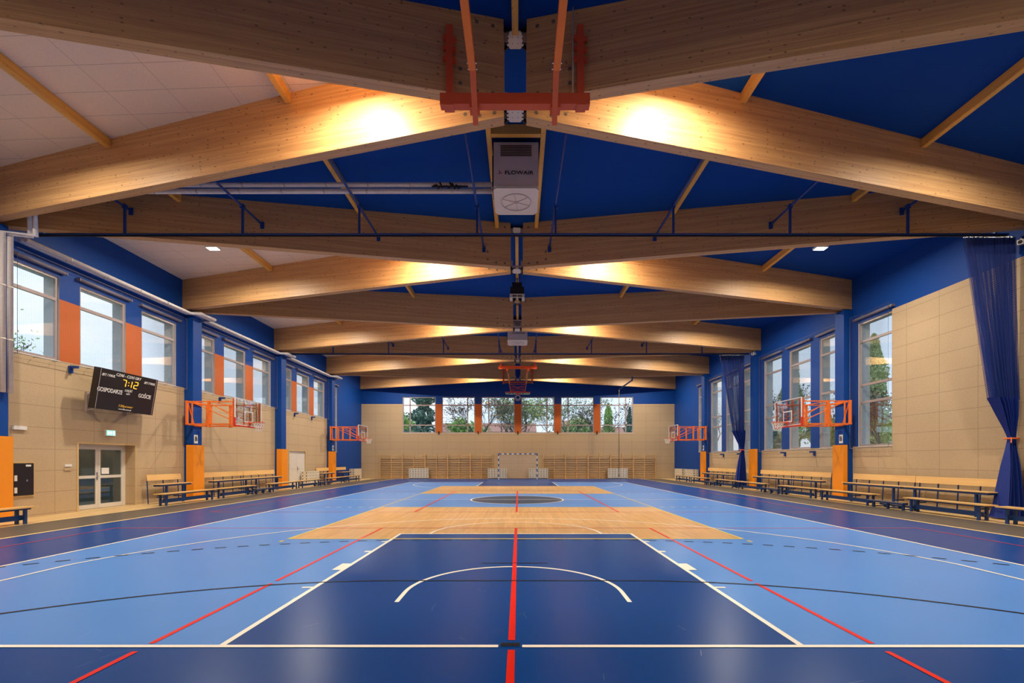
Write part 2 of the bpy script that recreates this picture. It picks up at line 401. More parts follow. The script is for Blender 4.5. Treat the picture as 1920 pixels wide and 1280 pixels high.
def text(name, body, size, mat, pos, right, up, parent, align='CENTER', sx=1.0, depth=.003, shear=0):
    cu = bpy.data.curves.new(name, 'FONT'); cu.body = body; cu.size = size; cu.align_x = align; cu.align_y = 'CENTER'; cu.extrude = depth; cu.resolution_u = 3; cu.shear = shear; cu.offset = size*.012
    t = bpy.data.objects.new(name, cu); COL.objects.link(t); bpy.context.view_layer.update()
    dg = bpy.context.evaluated_depsgraph_get(); me = bpy.data.meshes.new_from_object(t.evaluated_get(dg)); bpy.data.objects.remove(t)
    r = Vector(right).normalized(); u = Vector(up).normalized(); n = r.cross(u); p = Vector(pos)
    mat4 = Matrix(((r.x*sx, u.x, n.x, p.x), (r.y*sx, u.y, n.y, p.y), (r.z*sx, u.z, n.z, p.z), (0, 0, 0, 1)))
    me.transform(mat4); me.materials.clear(); me.materials.append(M[mat])
    o = bpy.data.objects.new(name, me); COL.objects.link(o); o.parent = parent; return o

# ---------------------------------------------------------------- floor with all its court markings
F = MB()
FM = ['edge', 'gstrip', 'dblue', 'lblue', 'cwood', 'circ', 'lw', 'ly', 'lr', 'lk', 'lc', 'lrf']
FI = {n: i for i, n in enumerate(FM)}
EPS = [0]
def rect(m, x0, x1, y0, y1, z):
    if z > .005: EPS[0] += 1; z += EPS[0]*4e-6
    F.mi = FI[m]; F.face([(x0, y0, z), (x1, y0, z), (x1, y1, z), (x0, y1, z)])
def arc(m, cx, cy, r, a0, a1, z, w=.05, n=48, dash=None):
    F.mi = FI[m]; a0 = R(a0); a1 = R(a1); EPS[0] += 1; z += EPS[0]*4e-6; Ltot = abs(a1-a0)*r
    segs = []
    if dash:
        k = int(Ltot/(dash[0]+dash[1])); segs = [(a0+(a1-a0)*(i*(dash[0]+dash[1]))/Ltot, a0+(a1-a0)*(i*(dash[0]+dash[1])+dash[0])/Ltot, 2) for i in range(k+1)]
    else: segs = [(a0, a1, n)]
    for b0, b1, k in segs:
        for i in range(k):
            t0 = b0+(b1-b0)*i/k; t1 = b0+(b1-b0)*(i+1)/k; ri, ro = r-w/2, r+w/2
            q = [(cx+ri*math.cos(t0), cy+ri*math.sin(t0), z), (cx+ro*math.cos(t0), cy+ro*math.sin(t0), z), (cx+ro*math.cos(t1), cy+ro*math.sin(t1), z), (cx+ri*math.cos(t1), cy+ri*math.sin(t1), z)]
            if a1 < a0: q = q[::-1]
            F.face(q)
F.mi = 0; F.box(-13.9, 13.9, Y0-.4, YB+.4, -.2, 0)
rect('gstrip', -11.85, 11.85, Y0, 37.7, .0008)
rect('dblue', -10.15, 10.15, Y0, 37.7, .0016)
EN, FN = 3.77, 31.77; MID = 17.87
rect('lblue', -7.5, 7.5, EN, FN, .0024)
rect('cwood', -4.5, 4.5, 8.97, 14.97, .0032); rect('cwood', -4.5, 4.5, 20.97, 26.97, .0032)
rect('dblue', -2.45, 2.45, EN, EN+5.8, .004); rect('dblue', -2.45, 2.45, 26.97, FN, .004)
F.mi = FI['circ']; F.disc((0, MID, .0044), (0, 0, 1), 1.8, 64)
Z1, Z2, Z3 = .0052, .0060, .0068
for s in (-1, 1):
    rect('lc', s*10.15-.05, s*10.15+.05, Y0, 37.7, Z1)
    rect('lc', s*11.85-.04, s*11.85+.04, Y0, 37.7, Z1)
    rect('lw', s*7.5-.03, s*7.5+.03, EN, FN, Z2)
    for y0, y1 in ((EN, EN+5.8), (FN-5.8, FN)):
        if y0 > 20: y0 = 26.97
        rect('lw', s*2.425-.028, s*2.425+.028, y0, y1, Z2)
    rect('lw', s*6.6-.025, s*6.6+.025, EN, EN+2.99, Z2); rect('lw', s*6.6-.025, s*6.6+.025, FN-2.99, FN, Z2)
    for d0, d1, ln_ in ((1.75, 1.80, .13), (2.65, 3.05, .13), (3.90, 4.0, .10), (4.85, 4.93, .10)):
        rect('lw', s*2.45, s*(2.45+ln_), EN+d0, EN+d1, Z2) if s > 0 else rect('lw', s*(2.45+ln_), s*2.45, EN+d0, EN+d1, Z2)
    rect('ly', s*4.475-.025, s*4.475+.025, 8.97, 26.97, Z2)
    for yy in (8.97-.35, ): rect('ly', s*4.475-.03, s*4.475+.03, yy, yy+.15, Z2)
    for yy in (14.97, 20.97):
        for k in range(5):
            xa = 4.7+k*.36; rect('lw', min(s*xa, s*(xa+.15)), max(s*xa, s*(xa+.15)), yy-.03, yy+.03, Z2)
    # badminton
    rect('lr', s*3.05-.025, s*3.05+.025, Y0+.2, 3.69, Z1); rect('lr', s*3.05-.025, s*3.05+.025, 3.85, 5.72, Z1); rect('lr', s*3.05-.025, s*3.05+.025, 5.84, 8.93, Z1); rect('lr', s*3.05-.025, s*3.05+.025, 8.99, 10.37, Z2)
    rect('lr', s*3.05-.03, s*3.05+.03, 13.6, 22.7, Z2)
    rect('lrf', s*9.15-.02, s*9.15+.02, Y0+.2, 10.37, Z1); rect('lrf', s*9.15-.02, s*9.15+.02, 13.6, 22.7, Z1)
rect('lr', -.03, .03, Y0+.2, 3.72, Z1); rect('lr', -.03, .03, 3.92, 10.37, Z3); rect('lr', -.03, .03, 13.6, 22.7, Z3)
rect('lk', -.09, .07, 3.79, 3.86, Z3)
rect('lw', -7.525, -.11, EN-.0, EN+.05, Z2); rect('lw', .09, 7.525, EN, EN+.05, Z2)
rect('lw', -7.525, 7.525, FN, FN+.05, Z2)
rect('lw', -2.45, 2.45, EN+5.77, EN+5.83, Z2)
rect('lrf', -9.15, 9.15, 10.35, 10.39, Z1); rect('lrf', -9.15, 9.15, 13.57, 13.61, Z1); rect('lrf', -9.15, 9.15, 22.68, 22.72, Z1)
rect('lw', -7.5, 7.5, MID-.03, MID+.03, Z1); rect('ly', -4.5, 4.5, 8.94, 9.0, Z2)
rect('ly', -4.5, 4.5, 14.95, 15.0, Z2); rect('ly', -4.5, 4.5, 20.95, 21.0, Z2); rect('ly', -4.5, 4.5, 26.95, 27.0, Z2)
arc('lw', 0, EN+1.575, 1.275, 0, 180, Z2, .05); rect('lw', -1.3, -1.25, EN+1.2, EN+1.575, Z2); rect('lw', 1.25, 1.3, EN+1.2, EN+1.575, Z2)
arc('lw', 0, EN+5.8, 1.8, 0, 180, Z2, .05); arc('lw', 0, MID, 1.8, 0, 360, Z2, .06, 72)
a = math.degrees(math.acos(6.6/6.75))
arc('lw', 0, EN+1.575, 6.75, a, 180-a, Z2, .05, 64); arc('lw', 0, FN-1.575, 6.75, 180+a, 360-a, Z2, .05, 64)
arc('lw', 0, FN-1.575, 1.275, 180, 360, Z2, .05)
for gy, sg in ((-.15, 1), (36.05, -1)):
    for r_, dsh, w_ in ((6, None, .04), (9, (.17, .17), .05)):
        arc('lk', 1.5, gy, r_, 0 if sg > 0 else 270, 90 if sg > 0 else 360, Z3, w_, 36, dsh)
        arc('lk', -1.5, gy, r_, 90 if sg > 0 else 180, 180 if sg > 0 else 270, Z3, w_, 36, dsh)
        yy = gy+sg*r_
        if not dsh: rect('lk', -1.5, 1.5, yy-w_/2, yy+w_/2, Z3)
        else:
            for k in range(8): rect('lk', -1.4+k*.36, -1.4+k*.36+.16, yy-w_/2, yy+w_/2, Z3)
rect('lk', -.5, .5, 6.83, 6.87, Z3)
struct('floor', F, FM)

# ---------------------------------------------------------------- ceiling (triangular fields between the beams)
C = MB()
for s in (-1, 1):
    def P(x, y): return (s*x, y, ztop(x))
    def tri(m, a, b, c):
        C.mi = m; f = [P(*a), P(*b), P(*c)]
        n = (Vector(f[1])-Vector(f[0])).cross(Vector(f[2])-Vector(f[0]))
        C.face(f if n.z < 0 else f[::-1])
    wm = 1 if s < 0 else 0
    for i in range(-1, 5):
        tri(wm, (HW+.3, COLY(i-1)), (HW+.3, COLY(i)), (0, NODE(i)))
        if i < 4: tri(0, (0, NODE(i)), (0, NODE(i+1)), (HW+.3, COLY(i)))
    tri(0, (0, Y0), (0, NODE(-1)), (HW+.3, Y0)); tri(0, (0, NODE(4)), (0, YB), (HW+.3, YB))
C.mi = 0; C.face([(-HW-.3, Y0, 9.5), (HW+.3, Y0, 9.5), (HW+.3, YB, 9.5), (-HW-.3, YB, 9.5)])
struct('ceiling', C, ['ceil_blue', 'ceil_cream'])

# ---------------------------------------------------------------- walls with openings
def wall(name, plane, side, holes, zone, lo, hi, zhi, extra_cuts_u=(), extra_cuts_z=(), mats=('blue', 'panel_y', 'pier', 'facade'), th=.45):
    """plane 'x': inner face at x=side*HW ; plane 'y': inner face at y=side. holes: (u0,u1,z0,z1,reveal_mat)"""
    us = sorted(set([lo, hi]+[h[0] for h in holes]+[h[1] for h in holes]+[u for u in extra_cuts_u if lo < u < hi]))
    zs = sorted(set([0, zhi]+[h[2] for h in holes]+[h[3] for h in holes]+list(extra_cuts_z)))
    W = MB()
    def hole(u, z):
        for h in holes:
            if h[0] < u < h[1] and h[2] < z < h[3]: return h
        return None
    if plane == 'x':
        inn, out = side*HW, side*(HW+th); Pt = lambda d, u, z: (d, u, z)
    else:
        inn = side; out = side+th*(1 if side > 0 else -1); Pt = lambda d, u, z: (u, d, z)
    cells = {}
    for i in range(len(us)-1):
        for j in range(len(zs)-1):
            cells[i, j] = hole((us[i]+us[i+1])/2, (zs[j]+zs[j+1])/2)
    for (i, j), h in cells.items():
        if h: continue
        u0, u1, z0, z1 = us[i], us[i+1], zs[j], zs[j+1]
        W.mi = zone((u0+u1)/2, (z0+z1)/2); W.face([Pt(inn, u0, z0), Pt(inn, u1, z0), Pt(inn, u1, z1), Pt(inn, u0, z1)])
        W.mi = 3; W.face([Pt(out, u0, z0), Pt(out, u1, z0), Pt(out, u1, z1), Pt(out, u0, z1)])
        for di, dj, q in ((-1, 0, (u0, z0, u0, z1)), (1, 0, (u1, z0, u1, z1)), (0, -1, (u0, z0, u1, z0)), (0, 1, (u0, z1, u1, z1))):
            n = (i+di, j+dj)
            if n in cells and cells[n] is None: continue
            W.mi = cells[n][4] if n in cells and cells[n] else 3
            W.face([Pt(inn, q[0], q[1]), Pt(out, q[0], q[1]), Pt(out, q[2], q[3]), Pt(inn, q[2], q[3])])
    return struct(name, W, list(mats))
SL = ((.31, 1.66), (2.28, 3.88), (4.53, 6.13))
LH = []; RH = []
for i in range(-2, 3):
    for a_, b_ in SL: LH.append((COLY(i)+a_, COLY(i)+b_, 4.42, 6.82, 3))
LH.append((COLY(3)+.35, 33.2, 2.15, 6.80, 3))
for i in range(-2, 3):
    for k, (a_, b_) in enumerate(SL):
        if i in (0, -1) and k < 2: continue
        RH.append((COLY(i)+a_, COLY(i)+b_, 2.08, 6.82, 3))
RH.append((COLY(3)+.35, 33.2, 2.15, 6.80, 3))
LWIN, RWIN = list(LH), list(RH)
LH.append((13.70, 15.72, 0, 2.05, 1)); LH.append((26.30, 28.30, 0, 2.08, 1))
def zone_left(y, z):
    if y > COLY(3): return 0
    if z < 4.42: return 1
    if z < 6.2:
        r_ = (y-COLY(-2)) % S
        if 1.66 < r_ < 2.28 or 3.88 < r_ < 4.53: return 2
    return 0
def zone_right(y, z):
    if y > COLY(3): return 0
    if z < 2.08: return 1
    if z < 6.86 and COLY(0)-S < y < COLY(0)+4.53 and not (COLY(0)-S+4.5 < y < COLY(0)+.2): return 1
    return 0
cuts = [COLY(i)+d for i in range(-2, 4) for d in (0, .2, 1.66, 2.28, 3.88, 4.5, 4.53)]
wall('wall_left', 'x', -1, LH, zone_left, Y0, YB, 8.72, cuts, (4.42, 6.2))
wall('wall_right', 'x', 1, RH, zone_right, Y0, YB, 8.72, cuts, (2.08, 6.86))
BX = [(.27, 3.08), (3.62, 6.40), (6.93, 9.72)]
BH = [(-b_, -a_, 3.83, 6.86, 3) for a_, b_ in BX[::-1]] + [(a_, b_, 3.83, 6.86, 3) for a_, b_ in BX]
def zone_back(x, z):
    if z > 6.27: return 0
    if z > 3.83 and abs(x) < 6.93: return 2
    return 1
wall('wall_back', 'y', YB, BH, zone_back, -HW-.45, HW+.45, 9.3, (), (6.27,), ('blue', 'panel_x', 'pier', 'facade'))
wall('wall_front', 'y', Y0, [], lambda x, z: 0 if z > 6.27 else 1, -HW-.45, HW+.45, 9.3, (), (6.27,), ('blue', 'panel_x', 'pier', 'facade'))

# windows
wn_ = 0
def window(plane, side, u0, u1, z0, z1, hs, vs):
    global wn_; wn_ += 1
    d0, d1 = .04, .11
    if plane == 'x': X = lambda d: side*(HW+d); base = (X(d0), (u0+u1)/2, z0)
    else: X = lambda d: side+d; base = ((u0+u1)/2, X(d0), z0)
    t = thing('window_%d' % wn_, base, kind='structure')
    fr = MB(base); g = MB(base)
    def bx(m, a0, a1, b0, b1, e0, e1):
        if plane == 'x': m.box(min(X(e0), X(e1)), max(X(e0), X(e1)), a0, a1, b0, b1)
        else: m.box(a0, a1, X(e0), X(e1), b0, b1)
    f = .065
    bx(fr, u0, u0+f, z0, z1, d0, d1); bx(fr, u1-f, u1, z0, z1, d0, d1); bx(fr, u0+f, u1-f, z0, z0+f, d0, d1); bx(fr, u0+f, u1-f, z1-f, z1, d0, d1)
    for h in hs: bx(fr, u0+f, u1-f, h-.045, h+.045, d0, d1)
    for v in vs: bx(fr, v-.045, v+.045, z0+f, z1-f, d0, d1)
    fr.build('window_frame', 'frame', t)
    bx(g, u0+f, u1-f, z0+f, z1-f, .07, .082); g.build('window_glass', 'glass', t)
    sl = MB(base); bx(sl, u0-.02, u1+.02, z0-.03, z0, -.012, .04); sl.build('window_sill', 'white_frame', t)
for (a_, b_, z0, z1, _) in LWIN: window('x', -1, a_, b_, z0, z1, (6.17,) if z0 > 3 else (6.1, 4.42), ())
for (a_, b_, z0, z1, _) in RWIN: window('x', 1, a_, b_, z0, z1, (6.09, 4.42, 3.76), ())
for k, (a_, b_, z0, z1, _) in enumerate(BH):
    window('y', YB, a_, b_, z0, z1, (6.17, 4.49), (a_+.62,) if k % 2 == 0 else (b_-.62,))

# roller blinds over the side windows
for s, WL in ((-1, LWIN), (1, RWIN)):
    sd = 'left' if s < 0 else 'right'; vis = [h for h in WL if h[1] > 12.5]
    for n_, h in enumerate(vis):
        b = MB(); x = s*(HW-.085); b.tube([(x, h[0]-.1, 6.97), (x, h[1]+.1, 6.97)], .05, 10)
        t = thing('roller_blind', (x, (h[0]+h[1])/2, 6.97), 'rolled grey window blind above the %s tall window on the %s wall' % ((ORD+['seventh', 'eighth', 'ninth', 'tenth'])[n_]+' visible', sd), 'blind', 'rolled blinds on the %s wall' % sd)
        b.v = [v-Vector(t.location) for v in b.v]; b.build('blind_roll', 'blind', t)
        each('end_bracket', 'blind', t, [(min(x-s*.05, s*(HW-.001)), max(x-s*.05, s*(HW-.001)), yy, yy+.03, 6.93, 7.01) for yy in (h[0]-.13, h[1]+.10)], t.location)

# ---------------------------------------------------------------- doors
def door(n, u0, u1, z1, depth, glazed):
    t = thing('door_%d' % n, (-HW-depth, (u0+u1)/2, 0), kind='structure'); o = t.location
    x0, x1 = -HW-depth, -HW-depth+.07
    fr = MB(o); f = .06
    fr.box(x0, x1, u0, u0+f, 0, z1); fr.box(x0, x1, u1-f, u1, 0, z1); fr.box(x0, x1, u0+f, u1-f, z1-f, z1)
    fr.build('door_frame', 'white_frame', t)
    mid = (u0+u1)/2
    for k, (a_, b_) in enumerate(((u0+f, mid-.004), (mid+.004, u1-f))):
        lf = MB(o)
        xa, xb = x0+.012, x1-.008
        if glazed:
            st = .085
            lf.box(xa, xb, a_, a_+st, 0.01, z1-f-.005); lf.box(xa, xb, b_-st, b_, 0.01, z1-f-.005)
            lf.box(xa, xb, a_+st, b_-st, 0.01, .14); lf.box(xa, xb, a_+st, b_-st, .97, 1.06); lf.box(xa, xb, a_+st, b_-st, z1-f-.1, z1-f-.005)
            ob = lf.build('door_leaf', 'white_frame', t)
            for q0, q1 in ((.14, .97), (1.06, z1-f-.1)):
                g = MB(o); g.box(x0+.03, x0+.04, a_+st, b_-st, q0, q1); g.build('door_pane', 'darkglass', ob)
        else:
            lf.box(xa, xb, a_, b_, 0.01, z1-f-.005); ob = lf.build('door_leaf', 'white_frame', t)
            g = MB(o); g.box(xb, xb+.004, a_+.02, b_-.02, 1.02, 1.03); g.build('door_groove', 'frame', ob)
    h = MB(o); yy = mid-.05 if glazed else mid+.08
    h.box(x1-.01, x1+.012, yy-.02, yy+.02, .92, 1.16); h.tube([(x1+.01, yy, 1.03), (x1+.06, yy, 1.03), (x1+.06, yy-.11 if glazed else yy+.11, 1.03)], .011, 8)
    h.build('door_handle', 'chrome', t)
    return t
d1 = door(1, 13.70, 15.72, 2.05, .40, True); door(2, 26.30, 28.30, 2.08, .12, False)
nt_ = MB(d1.location); nt_.box(-13.54, -13.535, 14.83, 15.1, 1.1, 1.3); nt_.build('door_notice', 'paper', d1)
# thin pale lining around the door openings
for k, (a_, b_, z_) in enumerate(((13.70, 15.72, 2.05), (26.30, 28.30, 2.08))):
    tr = MB(); x0, x1 = -HW, -HW+.015
    tr.box(x0, x1, a_-.05, a_, 0, z_+.05); tr.box(x0, x1, b_, b_+.05, 0, z_+.05); tr.box(x0, x1, a_, b_, z_, z_+.05)
    struct('trim_%d' % (k+1), tr, 'edge')
# corridor wall seen through the glazed door
cw = MB(); cw.box(-16.6, -16.5, 11.5, 18, 0, 2.6); cw.box(-16.5, -13.66, 18, 18.1, 0, 2.6); cw.box(-16.5, -13.66, 11.4, 11.5, 0, 2.6); cw.box(-16.6, -13.66, 11.4, 18.1, 2.6, 2.7); cw.box(-16.6, -13.66, 11.4, 18.1, -.12, -.005)
struct('wall_corridor', cw, 'housewall')
cl_ = thing('corridor_fill_lamp', (-15.0, 14.8, 2.52), 'added flat white fill lamp in the corridor behind the glazed door', 'lamp')  # fill lamp added to brighten the corridor behind the door panes
b_ = MB(); b_.box(-.3, .3, -.3, .3, 0, .06); b_.build('fill_lamp_body', 'white', cl_)
ld3 = bpy.data.lights.new('corridor_fill_light', 'AREA'); ld3.size = .5; ld3.energy = 14; ld3.color = (.9, .95, 1); lo3 = bpy.data.objects.new('lamp_light', ld3); COL.objects.link(lo3); lo3.parent = cl_; lo3.location = (0, 0, -.02)

# ---------------------------------------------------------------- columns and their pads
def cside(s): return 'left' if s < 0 else 'right'
for s in (-1, 1):
    for i in range(-1, 4):
        y = COLY(i)+CP(i, s); inv = ORD[i+1]
        b = MB(); b.box(min(s*12.85, s*HW), max(s*12.85, s*HW), y-.25, y+.25, 0, 7.46)
        solo('steel_column', b, 'blue', 'blue painted roof column, %s from the camera along the %s wall' % (inv, cside(s)), 'column', 'roof columns of the %s wall' % cside(s))
        p = MB(); xo, xi = 12.79, 12.85
        f = lambda a, b_: (min(s*a, s*b_), max(s*a, s*b_))
        xe = 13.08 if s < 0 else 12.95; poly = [(xe, -.31), (xo, -.31), (xo, .31), (xe, .31), (xe, .252), (12.848, .252), (12.848, -.252), (xe, -.252)]
        poly = [(s*px, y+py, .01) for px, py in poly]
        p.ngon_u(poly, s, 2.14)
        solo('column_pad', p, 'pad', 'orange impact pad around the foot of the %s %s column' % (inv, cside(s)), 'pad', 'orange pads of the %s columns' % cside(s))
        if i in (1, 3):
            t = thing('letter_sign', (s*12.842, y-.08, 2.32), 'small white sign lettered B on the %s %s column' % (inv, cside(s)), 'sign')
            q = MB(t.location); q.box(*f(12.836, 12.848), y-.2, y-.0, 2.22, 2.56); q.build('sign_board', 'paper', t)
            text('letter', 'B', .26, 'ink', (-s*.012, -.02, .07), (0, -s, 0), (0, 0, 1), t)

# ---------------------------------------------------------------- glulam beams
FS = (S/2-.13-.14)/HW
def by(i, d, x): return NODE(i) + d*.13 + d*FS*abs(x)
for s in (-1, 1):
    for i in range(0, 5):
        for d in (-1, 1):
            x0, x1 = .20, HW; ty = .11*math.sqrt(1+FS*FS)
            org = Vector((s*x1, by(i, d, x1), zbot(x1))); b = MB(org)
            K = 12; P = []
            for k in range(K+1):
                x = x0+(x1-x0)*k/K; cam_ = .035*math.sin(math.pi*k/K)
                y = by(i, d, x); zb, zt = zbot(x)+cam_*0 , ztop(x)-.002
                P.append([(s*x, y-ty, zb), (s*x, y+ty, zb), (s*x, y+ty, zt), (s*x, y-ty, zt), x*1.03])
            off = i*3.3+d*1.7+s*5.1
            for k in range(K):
                a_, c_ = P[k], P[k+1]; ua, uc = a_[4]+off*7, c_[4]+off*7
                for q in range(4):
                    r_ = (q+1) % 4
                    va, vb = ((0, .22), (0, 1.3), (0, .22), (1.3, 0))[q]
                    if q in (1, 3):
                        uvq = [(ua, a_[q][2]+off), (ua, a_[r_][2]+off), (uc, c_[r_][2]+off), (uc, c_[q][2]+off)]
                    else: uvq = [(ua, va+off), (ua, vb+off), (uc, vb+off), (uc, va+off)]
                    pts = [a_[q], a_[r_], c_[r_], c_[q]]
                    if s > 0: pts = pts[::-1]; uvq = uvq[::-1]
                    b.face(pts, uvq)
            for e, rv in ((P[0], s < 0), (P[-1], s > 0)):
                b.face([e[0], e[1], e[2], e[3]] if not rv else [e[3], e[2], e[1], e[0]])
            # dark dowel plugs near the ridge end
            b.mi = 1
            for (dx, dz) in ((.08, .1), (.35, .1), (.08, 1.25), (.35, 1.27), (.62, .18), (.62, .42)):
                x = x0+dx+.1; y = by(i, d, x)-ty-.003
                b.disc((s*x, y, zbot(x)+dz), (s*d*FS*(1 if s > 0 else 1), -1, 0), .035, 10)
            kind_ = 'lamp-lit glulam beam receding away from the ridge' if d > 0 else 'shaded glulam beam coming forward from the ridge'
            solo_o = b.build('glulam_beam', ['glulam', 'plug'], None, org)
            tag(solo_o, '%s, %s of its kind from the camera on the %s' % (kind_, ORD[i], cside(s)), 'beam', 'timber roof beams')

# steel node connectors at the ridge
for i in range(0, 5):
    y = NODE(i); t = thing('ridge_connector', (0, y, 7.7), 'pale octagonal steel plates joining the beams at the %s ridge node' % ORD[i], 'steel connector', 'steel connectors on the ridge')
    for z, nm in ((7.70, 'lower_plate'), (9.03, 'upper_plate')):
        b = MB(t.location); a1, a2, b1, b2 = .15, .09, .17, .10
        poly = [(-a2, y-b1, z), (a2, y-b1, z), (a1, y-b2, z), (a1, y+b2, z), (a2, y+b1, z), (-a2, y+b1, z), (-a1, y+b2, z), (-a1, y-b2, z)]
        b.prism(poly, 2, (0, 0, .018))
        b.mi = 1
        for sx in (-1, 1):
            for sy in (-1, 1): b.disc((sx*.05, y+sy*.06, z-.001), (0, 0, -1), .009, 8)
        b.build(nm, ['plate', 'dark'], t)
        for sx in (-1, 1):
            for yy, dy in ((-.15, -.05), (-.05, -.015), (.05, .015), (.15, .05)):
                f = MB(t.location); f.bar((sx*.12, y+yy*.8, z+.03), (sx*.198, y+yy+dy, z+.03), .022, .08); f.build('fin_plate', 'dark', t)
    each('end_plate', 'frame', t, [(min(sx*.13, sx*.196), max(sx*.13, sx*.196), y-.16, y-.15, za, zb) for sx in (-1, 1) for za, zb in ((7.74, 7.98), (8.86, 9.04))] + [(-.13, .13, y-.16, y-.15, 7.76, 7.82)], t.location)

# ---------------------------------------------------------------- purlins
def purlin(x, y0, y1, label, w_=.11, h_=.2, grp='timber purlins under the ceiling'):
    zt = ztop(x)-.006; b = MB(); b.box(x-w_/2, x+w_/2, y0, y1, zt-h_, zt)
    solo('ceiling_purlin', b, 'purlin', label, 'purlin', grp)
for s in (-1, 1):
    for x in (4.6, 9.2):
        nm = 'inner' if x < 5 else 'outer'
        for i in range(0, 5):
            purlin(s*x, by(i, -1, x)+.13, by(i, 1, x)-.13, '%s timber purlin in the %s wall-side ceiling field on the %s' % (nm, ORD[i], cside(s)))
            if i < 4: purlin(s*x, by(i, 1, x)+.13, by(i+1, -1, x)-.13, '%s timber purlin in the blue ridge field behind the %s node on the %s' % (nm, ORD[i], cside(s)))
purlin(0, 2.0, NODE(0)-.2, 'ridge purlin overhead in front of the nearest ridge node')
for s in (-1, 1): purlin(s*.62, by(0, 1, .62)+.13, by(1, -1, .62)-.13, 'timber purlin just %s of the near ceiling heater' % cside(s))
b = MB(); zt = ztop(0)-.02; b.box(-.56, .56, 10.25, 10.37, zt-.22, zt); solo('ceiling_purlin', b, 'purlin', 'short timber cross-piece right behind which the near heater hangs', 'purlin')
for i in range(1, 4): purlin(0, NODE(i)+.2, NODE(i+1)-.2, 'ridge purlin between the %s and %s ridge nodes' % (ORD[i], ORD[i+1]))

# ---------------------------------------------------------------- lamps
def lamp_proto():
    t = thing('ceiling_lamp', (0, 0, 0)); b = MB(); b.box(-.19, .19, -.12, .12, -.06, 0); b.build('lamp_housing', 'white', t)
    f = MB(); f.box(-.16, .16, -.095, .095, -.068, -.060); f.build('lamp_diffuser', 'lamp_face', t)
    for sx in (-1, 1):
        h = MB(); h.tube([(sx*.15, 0, 0), (sx*.15, 0, .26)], .006, 6); h.build('hanger', 'dark', t)
    return t
lp = None
ld2 = None
ld = bpy.data.lights.new('ceiling_lamp_light', 'AREA'); ld.shape = 'RECTANGLE'; ld.size = .32; ld.size_y = .18; ld.spread = R(172); ld.energy = LAMP_W; ld.color = LAMP_COL
ld2 = ld.copy(); ld2.energy = LAMP_IN; ld2.color = (1.0, .84, .60)
for s in (-1, 1):
    for i in range(-1, 5):
        for x in (3.15, 9.9):
            z = ztop(x)-.28
            lab = 'flat LED ceiling lamp beside the %s ridge node, %s, on the %s' % ((['overhead']+ORD)[i+1], {3.15: 'inner one', 9.9: 'outer one'}[x], cside(s))
            if lp is None: lp = lamp_proto(); t = lp; t.location = (s*x, NODE(i)-(.25 if x < 5 else 0), z)
            else: t = dup(lp, (s*x, NODE(i)-(.25 if x < 5 else 0), z))
            tag(t, lab, 'lamp', 'LED lamps between the beams')
            lo = bpy.data.objects.new('lamp_light', ld2 if x < 5 else ld); COL.objects.link(lo); lo.parent = t; lo.location = (0, 0, -.09)

# ---------------------------------------------------------------- ceiling heaters
def heater(y, lab):
    t = thing('air_heater', (0, y, 7.84), lab, 'heater'); o = (0, 0, 0)
    b = MB(); W = .52; b.box(-W, W, 0, 1.1, .06, 1.08); b.build('heater_casing', 'heater', t)
    each('vent_slat', 'dark', t, [(-.36, .36, -.012, .0, .76+k*.038, .774+k*.038) for k in range(7)])
    d = MB(); poly = [(-W+.06, -.02, 0), (W-.06, -.02, 0), (W+.01, .06, 0), (W+.01, 1.02, 0), (W-.08, 1.12, 0), (-W+.08, 1.12, 0), (-W-.01, 1.02, 0), (-W-.01, .06, 0)]
    d.prism(poly, 2, (0, 0, .06)); df = d.build('diffuser_panel', 'heaterw', t)
    r = MB(); r.tube([(.36*math.cos(a), .55+.36*math.sin(a), -.012) for a in [2*math.pi*k/40 for k in range(40)]], .012, 6, closed=True)
    r.build('diffuser_ring', 'heater', df)
    v = MB()
    for k in range(6):
        a = k*math.pi/3+.4; v.bar((.05*math.cos(a), .55+.05*math.sin(a), -.006), (.34*math.cos(a), .55+.34*math.sin(a), -.006), .008, .008)
    v.disc((0, .55, -.012), (0, 0, -1), .05, 16); v.build('diffuser_vanes', 'dark' if False else 'frame', df)
    text('lettering', 'FLOWAIR', .118, 'logo_dark', (.07, -.006, .37), (1, 0, 0), (0, 0, 1), t, sx=1.3)
    m = MB()
    for k in range(3):
        a = R(90+120*k); c = Vector((-.37, -.006, .37)); e = c+Vector((math.cos(a)*.055, 0, math.sin(a)*.055)); pp = Vector((math.cos(a+1.2), 0, math.sin(a+1.2)))*.018
        m.prism([c+Vector((0, 0, 0)), c+pp, e+pp*.6, e], 1, (0, -.003, 0))
    m.build('logo_mark', 'logo_red', t)
    sd = MB(); sd.box(-.555, -.522, .05, .6, .1, .8); sd.build('control_box', 'dark', t)
    h = MB()
    for sx in (-1, 1): 
        for yy in (.15, .95): h = MB(); h.tube([(sx*.45, yy, 1.08), (sx*.45, yy, 1.26)], .01, 6); h.build('hanger', 'dark', t)
    return t
heater(10.55, 'grey ceiling air heater lettered FLOWAIR, nearest one, hung from the ridge')
heater(23.9, 'far grey ceiling air heater behind the third ridge node')
